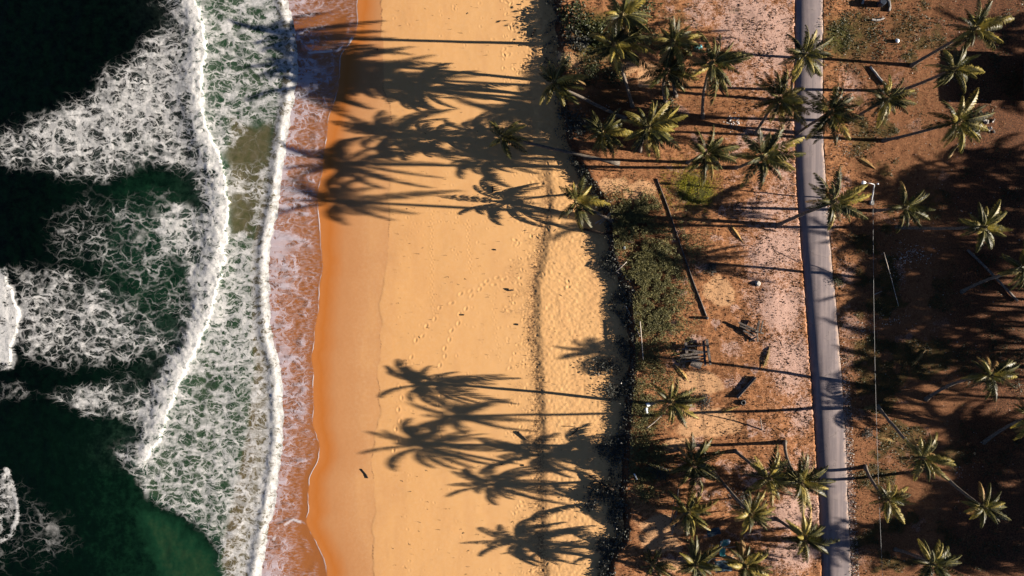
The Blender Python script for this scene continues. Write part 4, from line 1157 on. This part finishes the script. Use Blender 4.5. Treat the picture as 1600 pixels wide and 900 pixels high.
def container(x, y, rot, lab, L=.55, R=.2):
    root = link('plastic_container', None, None, W(x, y, zg(x, y) + .2), (0, 0, rot)); tag(root, lab, 'container')
    mb = MB(); mb.tube([(-L / 2, 0, 0), (-L / 2 + .05, 0, 0), (L / 2 - .12, 0, 0), (L / 2 - .03, 0, 0)], [R * .85, R, R, R * .5], 12); mb.build('body', M['whiteplastic'], root, smooth=False)
    mb = MB(); mb.tube([(L / 2 - .035, 0, 0), (L / 2 + .06, 0, 0)], [R * .3, R * .3], 8); mb.build('cap', M['turq'], root)
    return root
container(1013, 632, .3, 'upper of two white containers beside the spiky palm', .52, .26)
container(1010, 641, 1.7, 'lower of two white containers beside the spiky palm', .72, .2)
stick('white_pipe', 'short white pipe lying on the scrub behind the bank', 'pipe', [(991, 740), (993, 744), (995, 749)], .09, .09, M['whiteplastic'], .3)
for (x, y, lab, s) in [(1402, 64, 'white bag on dark weeds right of the road', .36), (976, 387, 'white bag on the bank beside the scrub', .28)]:
    mb = MB(); mb.tube([(-s * .7, 0, 0), (-s * .35, .02, .04), (.05, 0, .06), (s * .5, .05, .02), (s * .75, .05, 0)], [s * .15, s * .5, s * .55, s * .4, s * .1], 9, 0, True, .15)
    tag(mb.build('plastic_bag', M['whiteplastic'], None, W(x, y, zg(x, y) + s * .4), (0, 0, 1.9), True), lab, 'bag')
def sheet(name, lab, cat, x, y, sx_, sy_, mat, lift, seed, rot=0):
    n = 12
    u, v = np.meshgrid(np.linspace(-.5, .5, n), np.linspace(.5, -.5, n))
    z = .35 * (fbm(u * 4 + 3, v * 4, seed, 3) - .4) * min(sx_, sy_)
    V = np.stack([u * sx_ * (1 + .15 * (fbm(v * 3, u * 0, seed + 2) - .5)), v * sy_, z], -1).reshape(-1, 3)
    F = grid_faces(n, n)
    V2 = V.copy(); V2[:, 2] -= .012
    F2 = F[:, ::-1] + n * n
    o = link(name, np_mesh(name, np.concatenate([V, V2]), np.concatenate([F, F2]), M[mat]), None, W(x, y, zg(x, y) + lift), (0, 0, rot))
    return tag(o, lab, cat)
sheet('tarpaulin', 'turquoise sheet between two dark palm crowns', 'tarpaulin', 1091, 74, 1.0, .55, 'turq', .35, 61, .2)
sheet('tarpaulin', 'dark blue tarpaulin at the top of the debris heap', 'tarpaulin', 1115, 831, 1.6, .9, 'bluetarp', .5, 62, .25)
sheet('tarpaulin', 'dark teal sheet spread below the debris heap', 'tarpaulin', 1130, 884, 2.2, 1.4, 'bluetarp', .5, 63, .1)

def crate(x, y, rot, lab, s=(.8, .55, .32)):
    root = link('fish_crate', None, None, W(x, y, zg(x, y) + .25), (.05, .1, rot)); tag(root, lab, 'crate')
    sx_, sy_, sz = s
    def part(nm, c, d):
        mb = MB(); mb.box(c, d, (0, 0, 0), 0, .01); mb.build(nm, M['turq'], root)
    part('bottom', (0, 0, .02), (sx_, sy_, .03))
    for q in (-1, 1):
        part('side', (0, q * (sy_ / 2 + .018), sz / 2), (sx_, .03, sz))
        part('end', (q * (sx_ / 2 + .018), 0, sz / 2), (.03, sy_ - .01, sz))
    return root
crate(1131, 848, .3, 'upper turquoise crate in the debris heap')
crate(1128, 862, 1.5, 'lower turquoise crate in the debris heap')
container(1138, 846, 1.2, 'white canister on the debris heap beside the upper crate', .5, .24)
for i, (p0, p1, lab) in enumerate([((1109, 851), (1123, 856), 'bleached pole at the left of the debris heap'), ((1108, 853), (1118, 861), 'second bleached pole at the left of the debris heap'), ((1120, 862), (1131, 842), 'bleached pole slanting through the debris heap'),
                                   ((1124, 857), (1150, 854), 'long bleached pole across the middle of the debris heap'), ((1106, 879), (1112, 873), 'bleached stick at the lower left of the debris heap'), ((1112, 873), (1128, 873), 'bleached stick under the lower crate'), ((1137, 877), (1152, 865), 'bleached stick at the lower right of the debris heap'), ((1106, 870), (1117, 862), 'dark gapped pole left of the lower crate')]):
    stick('debris_pole', lab, 'pole', [p0, ((p0[0] + p1[0]) / 2, (p0[1] + p1[1]) / 2), p1], .06, .05, M['palewood'] if i < 7 else M['wood'], lifts=[.5, .75, .7], group='poles of the debris heap')

# dry fronds lying where they fell
FLAT = [frond_mesh('fallen_frond', 2.7, .10, .26, 700 + k, M['leaf_dry'], .55, 24) for k in range(3)]
for i, (x, y, a, lab) in enumerate([(1124, 646, .4, 'dry frond on the reddish soil right of the spiky palm'), (1076, 596, 2.2, 'dry frond below the larger plank heap'), (1192, 575, 1.2, 'dry frond on pale soil left of the road, middle height'),
                                    (1340, 246, -.5, 'dry frond on brown litter right of the road, upper half'), (1398, 690, 2.9, 'dry frond beside the bowed palm trunk'), (1424, 572, .8, 'dry frond on the bright litter patch in the grove'),
                                    (1136, 148, 1.9, 'dry frond on the edge of the pale clearing under the dark palm'), (1142, 352, -1.0, 'dry frond right of the long fallen trunk'), (1346, 640, .2, 'dry frond at the landward road verge, lower half'), (1480, 250, 1.0, 'dry frond on bare soil left of the grove shade')]):
    o = link('fallen_frond', FLAT[i % 3], None, W(x, y, zl(x, y) + .10), (random.uniform(-.1, .1), 0, a))
    tag(o, lab, 'palm frond', 'fallen palm fronds')

# street lamp and cable
root = link('street_lamp', None, None, W(1362, 317, zl(1362, 317)))
tag(root, 'slender street lamp with white head reaching towards the road', 'street lamp')
top = W(1366, 288, 5.6) - root.location
mb = MB(); mb.tube([Vector((0, 0, -.2)), top * .5, top], [.10, .075, .055], 10); mb.build('pole', M['steel'], root, smooth=True)
mb = MB(); mb.tube([(0, 0, -.3), (0, 0, .12), (0, 0, .16)], [.32, .3, .2], 10); mb.build('footing', M['concrete'], root)
armend = W(1353, 285.5, 5.9) - root.location
mb = MB(); mb.tube([top - Vector((0, 0, .05)), top.lerp(armend, .5) + Vector((0, 0, .12)), armend], [.045, .04, .035], 8); mb.build('arm', M['steel'], root, smooth=True)
hd = W(1347, 285, 5.9) - root.location
mb = MB(); mb.tube([armend, armend.lerp(hd, .35), armend.lerp(hd, .8), hd], [.06, .16, .22, .19], 10); lh = mb.build('lamp_head', M['lampwhite'], root, smooth=True)
mb = MB(); mb.tube([top + Vector((.3, .05, .0)), top + Vector((.42, .05, .02)), top + Vector((.5, .05, 0))], [.05, .11, .05], 8); mb.build('junction_box', M['lampwhite'], root, smooth=True)
pts = [W(1366, 288, 5.4)] + [W(1364 + .00004 * (y - 290) ** 2, y, 6.0 - .9 * math.sin(math.pi * (y - 290) / 760)) for y in range(330, 1020, 60)] + [W(1384, 1050, 6.6)]
mb = MB(); mb.tube(pts, .018, 5)
tag(mb.build('overhead_cable', M['cable']), 'thin overhead electric cable running beside the road from the lamp', 'cable')
root = link('utility_pole', None, None, W(1384 - 40, 1007, 0)); tag(root, 'utility pole below the bottom edge carrying the cable', 'utility pole')
tp = W(1384, 1050, 6.7) - root.location
mb = MB(); mb.tube([Vector((0, 0, -.3)), tp * .5, tp + Vector((0, 0, .3))], [.14, .12, .1], 9); mb.build('pole', M['concrete'], root, smooth=True)
mb = MB(); mb.box(tp, (.9, .09, .09), (0, 0, 0), 0, .01); mb.build('crossarm', M['wood'], root)

# hut at the right edge
root = link('hut', None, None, W(1645, 125, zl(1645, 125)))
tag(root, 'hut with blue-grey sheet roof cut by the right edge, upper corner', 'hut')
for nm, c, d in (('wall', (-3.6, 0, 1.4), (.16, 5.2, 2.9)), ('wall', (3.6, 0, 1.5), (.16, 5.2, 3.1)), ('wall', (0, 2.6, 1.45), (7.0, .16, 3.0)), ('wall', (0, -2.6, 1.45), (7.0, .16, 3.0))):
    mb = MB(); mb.box(c, d, (0, 0, 0), 0, .01); mb.build(nm, M['wall'], root)
for k in range(9):
    mb = MB(); mb.box((0, 0, 0), (8.6, .70, .04), (0, 0, 0), 0, .012)
    mb.box((0, .34, .035), (8.6, .06, .05), (0, 0, 0), 0, .01)
    mb.build('roof_sheet', M['roof'], root, (random.uniform(-.15, .15), -2.9 + .72 * k, 3.12 + .006 * (k % 2)), (0, -.06, -.04))
for k in range(5):
    mb = MB(); mb.box((0, 0, 0), (9.8, .09, .10), (0, 0, 0), 0, .01)
    mb.build('rafter', M['palewood'], root, (-.25, -2.5 + 1.2 * k, 2.99), (0, -.06, -.04))
